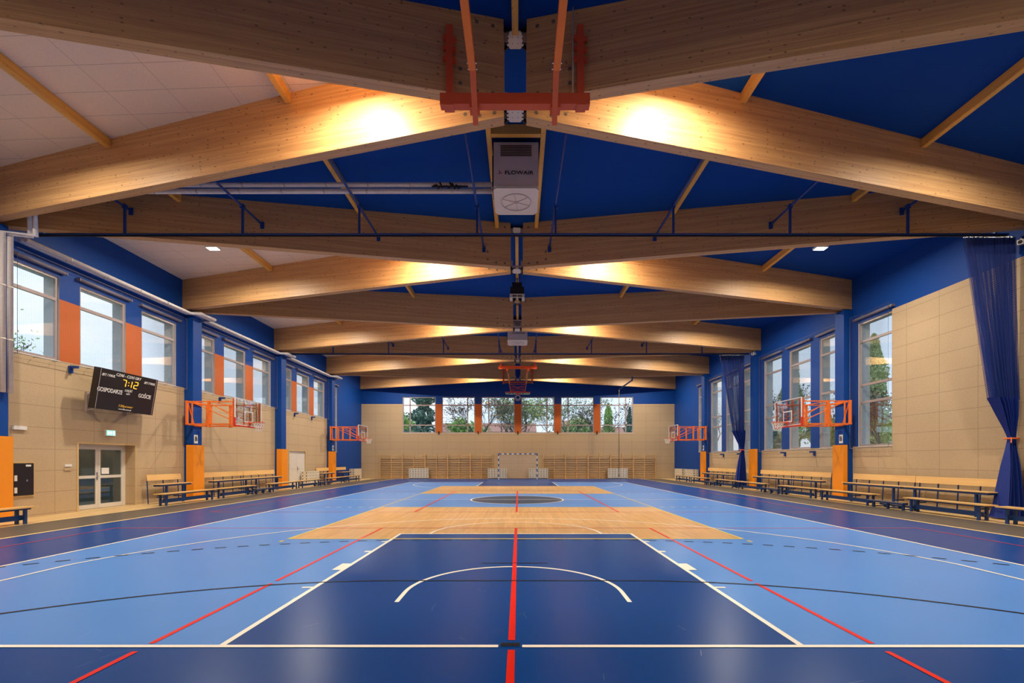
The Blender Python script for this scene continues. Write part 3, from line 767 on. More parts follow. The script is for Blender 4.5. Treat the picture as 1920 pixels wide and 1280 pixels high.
# unit with two openings hung from the ridge purlin
t = thing('ceiling_unit', (0, 18.3, 8.1), 'dark ridge-hung unit in a pale frame with two openings, between second and third ridge nodes', 'ceiling unit')
b = MB((0, 0, 0)); b.box(-.28, .28, 0, .5, .14, .42); b.box(-.2, .2, .05, .45, .42, .62); b.build('housing', 'dark', t)
b = MB(); b.box(-.3, -.19, -.03, .4, -.02, .13); b.box(.19, .3, -.03, .4, -.02, .13); b.box(-.19, .19, -.03, 0, .10, .13); b.box(-.015, .015, -.03, .3, 0, .10); b.box(-.19, .19, -.03, 0, -.02, .005); b.build('pale_frame', 'plate', t)
b = MB(); b.box(-.02, .02, .2, .26, .62, .83); b.build('hanger', 'dark', t)
b = MB(); b.box(.17, .27, 16.6, 17.0, 8.45, 8.58); b.box(.2, .24, 16.75, 16.85, 8.58, ztop(.2)-.01); solo('spotlight', b, 'dark', 'small dark spotlight beside the ridge purlin behind the second node', 'spotlight')

# ---------------------------------------------------------------- insulated pipes
def pipes(name, paths, r, label, cat='pipe'):
    o = Vector(paths[0][0]); t = thing(name, o, label, cat)
    for p in paths:
        b = MB(o); b.tube(p, r, 10)
        b.mi = 1
        for k in range(len(p)-1):
            a_, c_ = Vector(p[k]), Vector(p[k+1]); l = (c_-a_).length; n_ = int(l/1.0)
            for q in range(1, n_): 
                m_ = a_.lerp(c_, q/n_); dd = (c_-a_).normalized()*.02; b.tube([m_-dd, m_+dd], r*1.06, 10)
        b.build('insulated_pipe', ['foil', 'plate'], t)
    return t
pipes('insulated_pipes', [[(-.55, 11.40, 8.45), (-12.1, 11.42, 8.45), (-12.1, 11.45, 7.20), (-12.74, 11.28, 7.22), (-12.74, 11.28, 3.24)],
                         [(-.55, 11.45, 8.32), (-12.3, 11.47, 8.32), (-12.3, 11.52, 7.20), (-12.74, 11.45, 7.22), (-12.74, 11.45, 3.24)]], .06,
      'pair of foil-wrapped pipes from near heater dropping down beside the left column')
zp = 7.32; ya = 11.9
def wall_path(dx, z):
    pts = [(-13.0+dx, ya, z)]
    for i in range(1, 4):
        y = COLY(i)+CP(i); pts += [(-13.0+dx, y-.42, z), (-12.62+dx, y-.36, z), (-12.62+dx, y+.36+.1, z), (-13.0+dx, y+.46+.1, z)]
    return pts[:-1] + [(-13.0+dx, COLY(3)+.66, z)]
pipes('insulated_pipes', [wall_path(0, zp), wall_path(.16, zp)], .062, 'pair of foil-wrapped pipes running along the left wall above the windows')
b = MB(); 
vh = MB((0, 0, 0)); random.seed(3)
for k in range(14):
    vh.tube([(-1.95+k*.05-.1, 11.30+random.uniform(-.01, .03), 8.28+random.uniform(0, .2)), (-1.9+k*.05-.1, 11.33, 8.36)], .022, 6)
vh.tube([(-2.1, 11.32, 8.36), (-1.2, 11.32, 8.36)], .02, 6)
solo('valve_set', vh, 'dark', 'dark cluster of valves on the twin pipes left of the near heater', 'valves')

# ---------------------------------------------------------------- curtain rails and curtains
def curtain_rail(y, i, lab):
    z = 7.495; t = thing('curtain_rail', (0, y, z), lab, 'curtain rail'); o = t.location
    b = MB(o); b.tube([(-12.75, y, z), (12.95, y, z)], .024, 8); b.build('rail_tube', 'bsteel', t)
    b = MB(o); b.box(-12.7, 12.9, y-.008, y+.008, z-.065, z-.028); b.build('track', 'dark', t)
    for x in (-12.45, -10.3, -7.2, -4.13, -1.03, 1.03, 4.13, 7.2, 10.3, 12.6):
        b = MB(o)
        if abs(x) > 12: b.box(x-.03, x+.03, y-.03, y+.03, z+.02, ztop(x)-.35 if False else 7.9); b.build('drop_post', 'bsteel', t); continue
        zz = 8.22; b.box(x-.025, x+.025, y-.025, y+.025, z+.02, zz-.03); b.build('drop_post', 'bsteel', t)
        y0, y1 = by(i, 1, x)+.12, by(i+1, -1, x)-.12
        b = MB(o); b.tube([(x, y0, zz), (x, y1, zz)], .03, 8); b.box(x-.045, x+.045, y-.05, y+.05, zz-.05, zz+.05)
        b.box(x-.05, x+.05, y1-.03, y1+.005, zz-.12, zz+.07); b.box(x-.05, x+.05, y0-.005, y0+.03, zz-.12, zz+.07)
        b.build('spanning_tube', 'bsteel', t)
    return t
RY = 11.97
curtain_rail(RY, 0, 'blue steel curtain rail crossing the hall in front of the second ridge node')
curtain_rail(RY+2*S, 2, 'far blue steel curtain rail crossing the hall before the fourth ridge node')
def curtain(yr, lab, seed, dx=0):
    t = thing('divider_curtain', (12.95, yr, 0), lab, 'curtain', 'divider curtains drawn back on the right'); o = t.location
    random.seed(seed); ph = [random.uniform(0, 6.28) for _ in range(4)]
    def surf(m, rows, nu, folds, amp, slack):
        pr = None
        for (z, xl, xr, am) in rows:
            row = []
            for j in range(nu+1):
                u = j/nu; x = xl+(xr-xl)*u+dx
                yy = yr + am*(math.sin(folds*2*math.pi*u+ph[0]) + .45*math.sin(folds*3.7*math.pi*u+ph[1]+z*.6)) ; row.append(((x, yy, z), (u*slack, z)))
            if pr:
                for j in range(nu):
                    m.smooth = True; m.face([pr[j][0], pr[j+1][0], row[j+1][0], row[j][0]], [pr[j][1], pr[j+1][1], row[j+1][1], row[j][1]])
            pr = row
    n = MB(o); rows = []
    for k in range(15):
        f = k/14; z = 7.40+(3.12-7.40)*f; rows.append((z, 11.78+.72*f, 13.12+.03*f, .05+.03*f))
    surf(n, rows, 150, 11, .08, 5.0); ph[0] += 2.1; ph[1] += 1; surf(n, [(a_, b_+.02, c_, -d_*.8) for a_, b_, c_, d_ in rows], 150, 9, .08, 5.3); n.build('net_panel', 'curtain_net', t)
    n = MB(o); surf(n, [(7.42, 11.75, 13.12, .05), (7.2, 11.79, 13.12, .055), (6.98, 11.83, 13.12, .06)], 150, 12, .06, 6.0); n.build('top_band', 'curtain_net', t)
    sk = MB(o); R_ = [(3.2, 12.46, 13.15, .14), (3.0, 12.56, 13.15, .13), (2.7, 12.70, 13.15, .10), (2.4, 12.84, 13.14, .06), (2.18, 12.93, 13.12, .045), (2.08, 12.94, 13.12, .045), (1.9, 12.90, 13.13, .05), (1.4, 12.82, 13.15, .11), (.8, 12.74, 13.16, .15), (.3, 12.68, 13.17, .17), (.04, 12.6, 13.17, .19)]
    surf(sk, R_, 120, 6, .1, 1); sk.build('cloth_skirt', 'curtain', t)
    ti = MB(o); ti.tube([(13.03+dx+.14*math.cos(a), yr+.13*math.sin(a), 2.12) for a in [2*math.pi*k/20 for k in range(20)]], .022, 6, closed=True); ti.bar((12.9+dx, yr-.12, 2.14), (12.86+dx, yr-.15, 2.0), .02, .06); ti.build('tie_strap', 'orange', t)
    rg = MB(o)
    for k in range(30): x = 11.78+dx+k*.045; rg.bar((x, yr, 7.40), (x, yr, 7.43), .012, .03)
    rg.build('hook_row', 'chrome', t)
curtain(RY+.0, 'tall blue net curtain tied back at the right edge, nearest the camera', 1)
curtain(RY+2*S, 'tall blue net curtain tied back by the fourth right column', 5, -.48)

# ---------------------------------------------------------------- safety nets in front of the side windows
def safety_net(s, i, y0, y1, z0, z1, lab):
    x = s*(HW-.16); t = thing('safety_net', (x, (y0+y1)/2, z0), lab, 'safety net', 'window nets on the %s wall' % cside(s)); o = t.location
    n = MB(o); c = .05; th = .0009
    k = int((y1-y0)/c)
    for j in range(k+1):
        y = y0+(y1-y0)*j/k
        n.face([(x, y-th, z0), (x, y+th, z0), (x, y+th, z1), (x, y-th, z1)]); n.face([(x-th, y, z0), (x+th, y, z0), (x+th, y, z1), (x-th, y, z1)])
    k = int((z1-z0)/c)
    for j in range(k+1):
        z = z0+(z1-z0)*j/k
        n.face([(x, y0, z-th), (x, y1, z-th), (x, y1, z+th), (x, y0, z+th)]); n.face([(x-th, y0, z), (x-th, y1, z), (x+th, y1, z), (x+th, y0, z)])
    n.build('net_mesh', 'netgrey', t)
    r = MB(o)
    pts = [(x, y0, z1), (x, y1, z1), (x, y1, z0)] + [(x, y1+(y0-y1)*q/12, z0-(.02 if q % 2 else 0)) for q in range(1, 12)] + [(x, y0, z0)]
    r.tube(pts, .006, 5, closed=True); r.build('edge_rope', 'netgrey', t)
    for q in range(13):
        y = y0+(y1-y0)*q/12; h = MB(o); h.bar((s*(HW-.035), y, z0-.01), (x, y, z0-.01), .012, .02); h.build('hook', 'chrome', t)
for i in range(0, 3): safety_net(-1, i, COLY(i)+.42, COLY(i)+6.5, 4.36, 7.12, 'fine pale safety net over the windows of the %s visible left bay' % ORD[i])
safety_net(1, 0, COLY(0)+4.5, COLY(0)+6.36, 2.02, 7.12, 'narrow safety net over the tall window at the %s right column' % ORD[2])
for i in (1, 2): safety_net(1, i, COLY(i)+.42, COLY(i)+6.36, 2.02, 7.12, 'tall safety net over the three windows beyond the %s right column' % ORD[i+1])
# net tensioners on the pier feet
for s, bays, z in ((-1, (0, 1, 2), 4.42), (1, (1, 2), 2.04)):
    for i in bays:
        for k, yy in enumerate((COLY(i)+1.97, COLY(i)+4.2)):
            b = MB(); x = s*HW; b.box(min(x, x-s*.06), max(x, x-s*.06), yy-.05, yy+.05, z-.30, z-.09); b.box(min(x-s*.06, x-s*.25), max(x-s*.06, x-s*.25), yy-.03, yy+.03, z-.16, z-.09)
            solo('net_bracket', b, 'bsteel', 'small blue net bracket at the %s pier foot of the %s %s window bay' % (('first', 'second')[k], ORD[i], cside(s)), 'bracket', 'net brackets of the %s wall' % cside(s))
for k, x in enumerate((-6.66, -3.35, 0, 3.35, 6.66)):
    b = MB(); b.box(x-.04, x+.04, YB-.05, YB, 3.72, 3.98); b.box(x-.02, x+.02, YB-.17, YB-.05, 3.86, 3.92)
    solo('net_bracket', b, 'dark', 'dark net bracket under the %s orange pier of the end wall counted from left' % ('first', 'second', 'third', 'fourth', 'fifth')[k], 'bracket')

# ---------------------------------------------------------------- basketball units
def net_part(parent, c, axis, r0, r1, ln, name='hoop_net'):
    """cord net hanging from a ring; axis: unit vector the net hangs along"""
    n = MB(); ax = Vector(axis); a = Vector((0, 0, 1)) if abs(ax.z) < .9 else Vector((1, 0, 0)); ex = a.cross(ax).normalized(); ey = ax.cross(ex); c = Vector(c); K = 12; Rr = 6
    def pt(k, j):
        f = j/Rr; r = r0+(r1-r0)*min(1, f*1.3); an = 2*math.pi*(k+.5*(j % 2))/K; return c+ex*(r*math.cos(an))+ey*(r*math.sin(an))+ax*(ln*f)
    for j in range(Rr):
        for k in range(K):
            p = pt(k, j)
            for q in ((k, j+1), (k+(1 if j % 2 else -1), j+1)): n.tube([p, pt(*q)], .006, 4, cap=False)
    n.build(name, 'cord', parent)
def hoop_board(t, o, X, Y, Zc, nrm, up, side):
    """board centre at (X,Y,Zc); nrm faces the court; up is board's up. 1.8 x 1.05"""
    nrm = Vector(nrm); up = Vector(up); rt = up.cross(nrm); c = Vector((X, Y, Zc)); D = (1.8, .03, 1.05)
    g = MB(); g.obox(c, rt, nrm, up, (1.78, .012, 1.03)); bd = g.build('backboard_glass', 'acrylic', t)
    e = MB()
    for sx in (-1, 1): e.obox(c+rt*sx*.885, rt, nrm, up, (.03, .034, 1.05))
    for sz in (-1, 1): e.obox(c+up*sz*.51, rt, nrm, up, (1.74, .034, .03))
    q = c-up*.15+nrm*.009
    for sx in (-1, 1): e.obox(q+rt*sx*.27, rt, nrm, up, (.05, .004, .45))
    for sz in (-1, 1): e.obox(q+up*sz*.2, rt, nrm, up, (.49, .004, .05))
    e.build('backboard_border', 'white', t)
    p = MB(); p.obox(c-up*.55, rt, nrm, up, (1.84, .07, .05))
    for sx in (-1, 1): p.obox(c-up*.40+rt*sx*.915, rt, nrm, up, (.03, .07, .32))
    p.build('board_padding', 'redpad', t)
    rc = c-up*.375+nrm*.40
    r = MB(); r.tube([rc+rt*(.225*math.cos(a))+nrm*(.225*math.sin(a)) for a in [2*math.pi*k/28 for k in range(28)]], .011, 6, closed=True)
    r.bar(c-up*.39+nrm*.02, rc-nrm*.21-up*.015, .12, .05, up); r.obox(c-up*.42+nrm*.03, rt, nrm, up, (.16, .03, .14))
    rg = r.build('ring', 'redor', t)
    net_part(rg, rc-up*.012, -up, .22, .13, .33)
def wall_basket(s, i, lab):
    y = COLY(i)+CP(i, s); t = thing('basketball_hoop', (s*12.84, y, 2.9), lab, 'basketball hoop', 'wall-mounted basketball hoops', rz=0 if s < 0 else math.pi)
    # local: +x towards the court, z 0 at 2.9
    dz0, dz1 = .05, .92
    m = MB()
    for sy in (-1, 1):
        m.box(.03, .09, sy*.68-.05, sy*.68+.05, dz0-.02, dz1+.02)
        m.box(.06, .09, sy*.42-.03, sy*.42+.03, dz0, dz1)
        m.bar((.07, sy*.66, dz1), (.07, sy*.3, dz0), .03, .03)
    for z in (dz0, dz1): m.box(.0, .06, -.7, .7, z-.035, z+.035); m.box(-.02, .0, -.2, .2, z-.06, z+.06)
    m.build('wall_mount', 'orange', t)
    for sy in (-1, 1):
        a = MB(); yy = sy*.66
        for z in (dz0, dz1): a.bar((.09, yy, z), (1.96, yy, z), .04, .04)
        for x in (1.84,): a.box(x-.02, x+.02, yy-.02, yy+.02, dz0, dz1)
        a.box(.86, .94, yy-.04, yy+.04, dz0-.05, dz1+.03)
        a.bar((.25, yy, dz1-.02), (1.84, yy, dz0+.12), .028, .028)
        if sy < 0 or True: a.bar((.94, yy, dz1-.05), (1.84, yy, dz0+.28), .022, .022)
        a.build('swing_arm', 'orange', t)
    br = MB()
    br.bar((.9, -.62, dz1), (.9, .62, dz1), .03, .03); br.bar((.9, -.62, dz0), (.9, .62, dz0), .03, .03); br.bar((.9, -.6, dz0), (1.9, .6, dz0), .022, .022); br.bar((.9, .6, dz0), (1.9, -.6, dz0), .022, .022)
    br.build('bracing', 'orange', t)
    f = MB()
    for yy in (-.86, -.66, -.2, .2, .66, .86): f.box(1.96, 2.0, yy-.02, yy+.02, -.02, 1.02)
    for z in (.0, .78): f.box(1.955, 1.99, -.86, .86, z-.02, z+.02)
    f.build('board_frame', 'redor', t)
    hoop_board(t, None, 2.05, 0, .53, (1, 0, 0), (0, 0, 1), s)
    return t
wall_basket(-1, 1, 'orange swing-arm basketball hoop on the third left column, nearer of the two')
wall_basket(-1, 3, 'orange swing-arm basketball hoop on the fifth left column by the end wall')
wall_basket(1, 1, 'orange swing-arm basketball hoop on the third right column, nearer of the two')
wall_basket(1, 3, 'orange swing-arm basketball hoop on the fifth right column by the end wall')

def ceiling_basket(yA, yB, near, lab):
    d = 1 if yB > yA else -1
    t = thing('ceiling_basketball_unit', (0, yA, 7.3), lab, 'basketball hoop'); o = Vector(t.location)
    b = MB(o); b.box(-1.22, 1.22, yA-.07, yA+.07, 7.34, 7.52); b.build('cross_tube', 'redor', t)
    b = MB(o); b.box(-1.15, 1.15, yB-.05, yB+.05, 7.36, 7.48); b.build('cross_tube', 'redor', t)
    zA = 7.24; arms_end = yB-d*.05
    for s in (-1, 1):
        for yy in (yA, yB):
            p = MB(o); yw = yy + (.06 if (yy == yA) == (d < 0) else -.06)
            p.box(s*1.08-.055, s*1.08+.055, yw-.04, yw+.04, 7.50, 8.72)
            for k in range(3):
                for q in (-1, 1): p.box(s*1.08+q*.055, s*1.08+q*.11, yw-.03, yw+.03, 8.15+k*.17-(.03 if q > 0 else 0), 8.22+k*.17-(.03 if q > 0 else 0))
            p.box(s*1.08-.08, s*1.08+.08, yy-.085, yy+.085, 7.315, 7.34)
            p.build('mounting_post', 'redor', t)
        a = MB(o); a.bar((s*.66, yA-d*.18, 7.22), (s*.60, yA+d*1.0, 7.27), .085, .10); a.box(s*.66-.08, s*.66+.08, yA-.09, yA+.09, 7.27, 7.34)
        a.build('arm', 'redor', t)
        a = MB(o); a.bar((s*.615, yA+d*.85, 7.27), (s*.62, arms_end, 7.30), .10, .12)
        a.mi = 1
        for q in (.86, .96):
            for e in (-1, 1): a.box(s*.61+e*.06-.008, s*.61+e*.06+.008, yA+d*q-.01, yA+d*q+.01, 7.22, 7.25)
        a.build('folding_arm', ['orange', 'chrome'], t)
    yl = yB-d*.35
    l = MB(o)
    for s in (-1, 1): l.bar((s*.62, yl+d*.1, 7.24), (s*.52, yl, 6.62), .05, .05)
    for z, hw in ((7.2, .61), (7.0, .585), (6.85, .56), (6.7, .535)): l.box(-hw, hw, yl-.02, yl+.02, z-.02, z+.02)
    l.bar((-.6, yl, 7.2), (.55, yl, 6.7), .02, .02); l.bar((.6, yl, 7.2), (-.55, yl, 6.7), .02, .02)
    l.build('lattice_frame', 'redor', t)
    g = MB(o)
    sub = thing('board_pivot', (0, 0, 0)); bpy.data.objects.remove(sub)
    hoop_board(t, None, 0, yl+d*.1-yA, 6.55-7.3, (0, 0, -1), (0, d, 0), 1)
    return t
ceiling_basket(7.46, 2.05, True, 'red-orange folded ceiling basketball frame overhead, mounted at the nearest ridge node')
ceiling_basket(28.92, 34.33, False, 'red-orange folded ceiling basketball unit with white board, before the end wall')
b = MB(); b.tube([(.96, 7.53, 7.5), (.96, 7.53, 9.05)], .012, 6); solo('conduit', b, 'plate', 'thin vertical pale conduit on the shaded beam right of the near ceiling frame', 'conduit')

# ---------------------------------------------------------------- small wall cameras
for (x, y, z, lab) in ((13.0, 11.72, 7.16, 'white security camera high on the right wall beside the nearest curtain'), (12.75, 24.55, 7.28, 'white security camera high on the fourth right column')):
    t = thing('security_camera', (x, y, z), lab, 'camera')
    b = MB(); b.obox(Vector((0, 0, 0)), Vector((-.8, -.6, -.2)).normalized(), Vector((.6, -.8, 0)).normalized(), Vector((-.8, -.6, -.2)).normalized().cross(Vector((.6, -.8, 0)).normalized()), (.26, .12, .12)); b.build('camera_body', 'white', t)
    b = MB(); b.disc(Vector((-.8, -.6, -.2)).normalized()*.132, (-.8, -.6, -.2), .045, 14); b.build('lens', 'black', t)
    b = MB(); b.tube([(0, 0, .03), (.04, .04, .12), (.12, .10, .14)], .018, 6); b.build('bracket_arm', 'white', t)
# ---------------------------------------------------------------- scoreboard
nb, fb = 13.55, 15.75; xt, xb = -12.42, -12.62; zb_, zt_ = 3.10, 4.32
t = thing('scoreboard', (-12.6, (nb+fb)/2, 3.1), 'black electronic scoreboard reading 7:12 above the glazed door', 'scoreboard'); o = Vector(t.location)
up = Vector((xt-xb, 0, zt_-zb_)); H = up.length; up.normalize(); rt = Vector((0, 1, 0)); nr = up.cross(rt)*-1
nr = Vector((up.z, 0, -up.x)); cen = Vector(((xt+xb)/2, (nb+fb)/2, (zt_+zb_)/2))-o; W = fb-nb
b = MB(); b.obox(cen-nr*.08, rt, nr, up, (W, .16, H)); b.build('casing', 'black', t)
for sx in (-1, 1): b = MB(); b.obox(cen+rt*sx*(W/2-.06)+nr*.004, rt, nr, up, (.012, .012, H-.02)); b.build('edge_trim', 'frame', t)
def sb(u, v): return cen+rt*((u-.5)*W)+up*((.5-v)*H)+nr*.003
# reading direction: left of the board is the near end
for body, sz, u, v, mt, sx, shr in (('SET / FAUL', .105, .15, .15, 'white', .9, .3), ('CZAS - CZAS GRY', .12, .47, .09, 'white', .95, .25), ('SET / FAUL', .105, .85, .15, 'white', .9, .3),
        ('GOSPODARZE', .18, .21, .52, 'white', .74, 0), ('GOŚCIE', .18, .80, .52, 'white', .78, 0), ('CZĘŚĆ', .085, .50, .45, 'white', 1, .2), ('GRY', .075, .50, .53, 'white', 1, .2),
        ('130power', .11, .49, .86, 'gold', 1.2, .3), ('www.i3o.com.pl', .06, .49, .94, 'white', 1.2, 0)):
    text('lettering', body, sz, mt, sb(u, v), rt, up, t, sx=sx, shear=shr)
SEG = {'7': 'abc', '1': 'bc', '2': 'abged'}
def digit(m, ch, u, v, w_, h_):
    c = sb(u, v)+nr*.004; th = .019
    pos = {'a': (0, h_/2, 1), 'g': (0, 0, 1), 'd': (0, -h_/2, 1), 'b': (w_/2, h_/4, 0), 'c': (w_/2, -h_/4, 0), 'f': (-w_/2, h_/4, 0), 'e': (-w_/2, -h_/4, 0)}
    for sg in SEG[ch]:
        x, y, hz = pos[sg]; m.obox(c+rt*(x+y*.12)+up*y, rt, nr, up, (w_-.01 if hz else th, .006, th if hz else h_/2-.015))
for ch, u, w_ in (('7', .41, .13), ('1', .525, .05), ('2', .61, .13)): m = MB(); digit(m, ch, u, .27, w_, .21); m.build('clock_digit', 'led_amber', t)
for dz in (-.045, .045): m = MB(); m.obox(sb(.485, .27)+nr*.004+up*dz, rt, nr, up, (.025, .006, .025)); m.build('clock_dot', 'led_amber', t)
for y in (13.95, 15.35):
    b = MB(o); b.box(-13.2, -13.14, y-.04, y+.04, 3.05, 3.65); b.bar((-13.14, y, 3.2), (-12.75, y, 3.16), .05, .05); b.bar((-13.14, y, 3.55), (-12.62, y, 4.0), .03, .03); b.bar((-13.14, y, 3.1), (-12.76, y, 3.14), .03, .03)
    b.build('wall_bracket', 'frame', t)

# ---------------------------------------------------------------- small wall things on the left
def wallbox(name, y0, y1, z0, z1, mat, label, cat, d=.03, x=-HW):
    b = MB(); b.box(x, x+d, y0, y1, z0, z1); return solo(name, b, mat, label, cat)
t = thing('exit_sign', (-HW, 14.74, 2.34), 'green glowing emergency exit sign above the glazed door', 'sign')
b = MB(t.location); b.box(-HW, -HW+.05, 14.57, 14.92, 2.33, 2.53); b.build('sign_box', 'white', t)
b = MB(t.location); b.box(-HW+.05, -HW+.055, 14.59, 14.90, 2.35, 2.51); b.build('sign_face', 'exit_green', t)
b = MB(t.location); x = -HW+.056
each('pictogram', 'exit_white', t, [(x, x+.002, *q) for q in ((14.63, 14.67, 2.38, 2.48), (14.69, 14.78, 2.42, 2.445), (14.82, 14.87, 2.37, 2.49), (14.72, 14.75, 2.38, 2.48))], t.location)
t = thing('hydrant_cabinet', (-HW, 12.15, .6), 'black wall cabinet in a pale frame beside the orange left pad', 'cabinet')
b = MB(t.location); b.box(-HW, -HW+.03, 11.86, 12.44, .57, 1.51); b.build('cabinet_frame', 'edge', t)
b = MB(t.location); b.box(-HW+.03, -HW+.045, 11.90, 12.40, .61, 1.47); dr = b.build('cabinet_door', 'black', t)
b = MB(t.location); b.box(-HW+.045, -HW+.06, 12.20, 12.24, .98, 1.03); b.build('cabinet_lock', 'chrome', dr)
each('cabinet_sticker', 'paper', dr, [(-HW+.045, -HW+.048, 12.20, 12.33, 1.38, 1.43), (-HW+.045, -HW+.048, 11.92, 11.99, 1.0, 1.15), (-HW+.045, -HW+.048, 11.92, 11.99, .68, .83)], t.location)
wallbox('emergency_light', 11.9, 12.22, 2.36, 2.46, 'white', 'long white emergency light on the boards by the left column', 'emergency light', .06)
wallbox('wall_plate', 13.28, 13.48, 1.36, 1.43, 'white', 'small white plate on the boards left of the glazed door, upper one', 'wall plate')
wallbox('wall_plate', 13.26, 13.48, 1.24, 1.32, 'panel_y', 'beige cable plate just below the white plate by the glazed door', 'wall plate', .02)

# ---------------------------------------------------------------- benches
def low_bench(L_, name='low_bench'):
    t = thing(name, (0, 0, 0)); b = MB(); b.box(-.17, .17, -L_/2, L_/2, .39, .42); b.build('seat', 'plywood', t)
    f = MB(); f.box(-.12, -.08, -L_/2+.1, L_/2-.1, .35, .39); f.box(.08, .12, -L_/2+.1, L_/2-.1, .35, .39); f.box(-.02, .02, -L_/2+.2, L_/2-.2, .10, .22); f.build('seat_frame', 'dbsteel', t)
    for sy in (-1, 1):
        for sx in (-1, 1):
            l = MB(); y = sy*(L_/2-.22); l.box(sx*.1-.025, sx*.1+.025, y-.03, y+.03, 0, .35); l.build('leg', 'dbsteel', t)
        c = MB(); c.box(-.075, .075, sy*(L_/2-.22)-.02, sy*(L_/2-.22)+.02, .12, .16); c.build('stretcher', 'dbsteel', t)
    return t
def step_unit(L_):
    t = thing('step_bench', (0, 0, 0))
    b = MB(); b.box(-.31, -.13, -L_/2, L_/2, .115, .135); b.build('lower_step', 'chrome', t)
    b = MB(); b.box(.06, .24, -L_/2-.05, L_/2-.05, .225, .245); b.build('upper_step', 'chrome', t)
    f = MB(); f.box(-.30, -.14, -L_/2, L_/2, .07, .115); f.box(.07, .23, -L_/2-.05, L_/2-.05, .18, .225)
    for sy in (-1, 0, 1):
        y = sy*(L_/2-.12); f.box(-.26, -.2, y-.03, y+.03, 0, .07); f.box(.12, .18, y-.03, y+.03, 0, .18); f.box(-.2, .12, y-.02, y+.02, .03, .06)
    f.build('step_frame', 'dbsteel', t); return t
def backed_bench(L_):
    """local +x towards court; wall at x=-.6"""
    t = thing('wall_bench', (0, 0, 0))
    b = MB(); b.box(-.17, .14, -L_/2, L_/2, .68, .705); b.build('seat', 'plywood', t)
    k = MB(); k.obox(Vector((-.335, 0, .93)), Vector((0, 1, 0)), Vector((1, 0, 0)), Vector((-.1, 0, 1)).normalized(), (L_, .02, .21)); k.build('backrest', 'plywood', t)
    f = MB(); f.box(-.14, .11, -L_/2+.05, L_/2-.05, .62, .68); f.build('seat_frame', 'dbsteel', t)
    n_ = max(2, round(L_/.75)); 
    for q in range(n_+1):
        y = -L_/2+.08+(L_-.16)*q/n_; l = MB(); l.bar((-.40, y, 1.0), (-.345, y, 0), .018, .035); l.build('back_post', 'dbsteel', t)
    for y in (-L_/2+.4, L_/2-.4):
        l = MB(); l.box(.02, .08, y-.03, y+.03, 0, .62); l.build('leg', 'dbsteel', t)
        l = MB(); l.box(-.30, .02, y-.015, y+.015, .2, .24); l.build('stretcher', 'dbsteel', t)
    return t
bpro = {}
def place(kind, L_, s, yc, x, lab, grp):
    key = (kind, round(L_, 2)); rz = 0 if s < 0 else math.pi
    if key not in bpro:
        bpro[key] = {'low': low_bench, 'step': step_unit, 'wall': backed_bench}[kind](L_); t = bpro[key]; t.location = (s*x, yc, 0); t.rotation_euler = (0, 0, rz)
    else: t = dup(bpro[key], (s*x, yc, 0), rz)
    tag(t, lab, 'bench', grp); return t
GL = 'long low benches along the side walls'; GW = 'high backed benches against the side walls'; GS = 'two-step footrests between benches'
for s in (-1, 1):
    sd = cside(s)
    for i in range(-1, 3):
        c = COLY(i); bay = 'bay %s' % 'behind the %s %s column' % (ORD[i+1], sd)
        for L_, dy, nm in ((2.45, 1.22, 'nearer'), (2.75, 5.1, 'farther')):
            yc = c+dy
            if s < 0 and i == 0 and dy < 2: continue
            if i == -1 and dy < 2: continue
            place('low', L_, s, yc, 11.98, '%s low wooden bench with navy legs in the %s' % (nm, bay), GL)
        if not (s < 0 and i == 0) and i >= 0:
            place('step', 1.4, s, c+3.05, 12.0, 'low navy two-step footrest between the low benches in the %s' % bay, GS)
        if i >= 0:
            if i == 2 and s < 0: continue
            y0, y1 = (c+.55, c+6.05)
            if s < 0 and i == 0: y0 = c+4.45
            L2 = (y1-y0)/2
            if L2 < 1.5: place('wall', y1-y0, s, (y0+y1)/2, 12.62, 'high bench with wooden backrest right beyond the glazed door', GW)
            else:
                for k in (0, 1): place('wall', L2-.02, s, y0+L2*(k+.5), 12.62, '%s high bench with wooden backrest in the %s' % (('nearer', 'farther')[k], bay), GW)
place('wall', 1.9, -1, 30.2, 12.62, 'short high bench with wooden backrest before the fifth left column', GW)
place('wall', 1.9, -1, 33.3, 12.62, 'short high bench with wooden backrest beyond the fifth left column', GW)
place('low', 2.45, -1, 33.0, 11.98, 'low wooden bench beyond the fifth left column', GL)
place('low', 2.45, 1, 33.0, 11.98, 'low wooden bench beyond the fifth right column', GL)

# ---------------------------------------------------------------- end wall: wall bars, perforated boxes, goal, rope
def bars_proto():
    t = thing('wall_bars', (0, 0, 0)); W = 1.88
    for x in (-W/2+.015, 0, W/2-.015):
        b = MB(); b.box(x-.02, x+.02, -.13, -.01, 0, 2.1); b.build('upright', 'bars', t)
    for k in range(13):
        z = .14+k*.15; b = MB(); yy = -.075 if k < 12 else -.12
        b.tube([(-W/2+.04, yy, z), (W/2-.04, yy, z)], .017 if k not in (8, 11) else .022, 6); b.build('rung', 'bars', t)
    return t
bp_ = None; k = 0
for s in (-1, 1):
    for q in range(5):
        x = s*(2.1+.95+q*1.9); lab = 'wooden wall bars on the end wall, %s unit %s of the goal' % (('first', 'second', 'third', 'fourth', 'fifth')[q], cside(s))
        if bp_ is None: bp_ = bars_proto(); t = bp_; t.location = (x, YB-.03, 0)
        else: t = dup(bp_, (x, YB-.03, 0))
        tag(t, lab, 'wall bars', 'wall bars on the end wall')
def holebox(W, D, H, nx, nz, name='perforated_box'):
    t = thing(name, (0, 0, 0)); b = MB(); b.box(-W/2, W/2, -D/2, D/2, .05, H); b.build('casing', 'holed', t)
    each('foot', 'dark', t, [(sx*(W/2-.08)-.03, sx*(W/2-.08)+.03, -D/2+.03, D/2-.03, 0, .05) for sx in (-1, 1)]); return t
hb = None
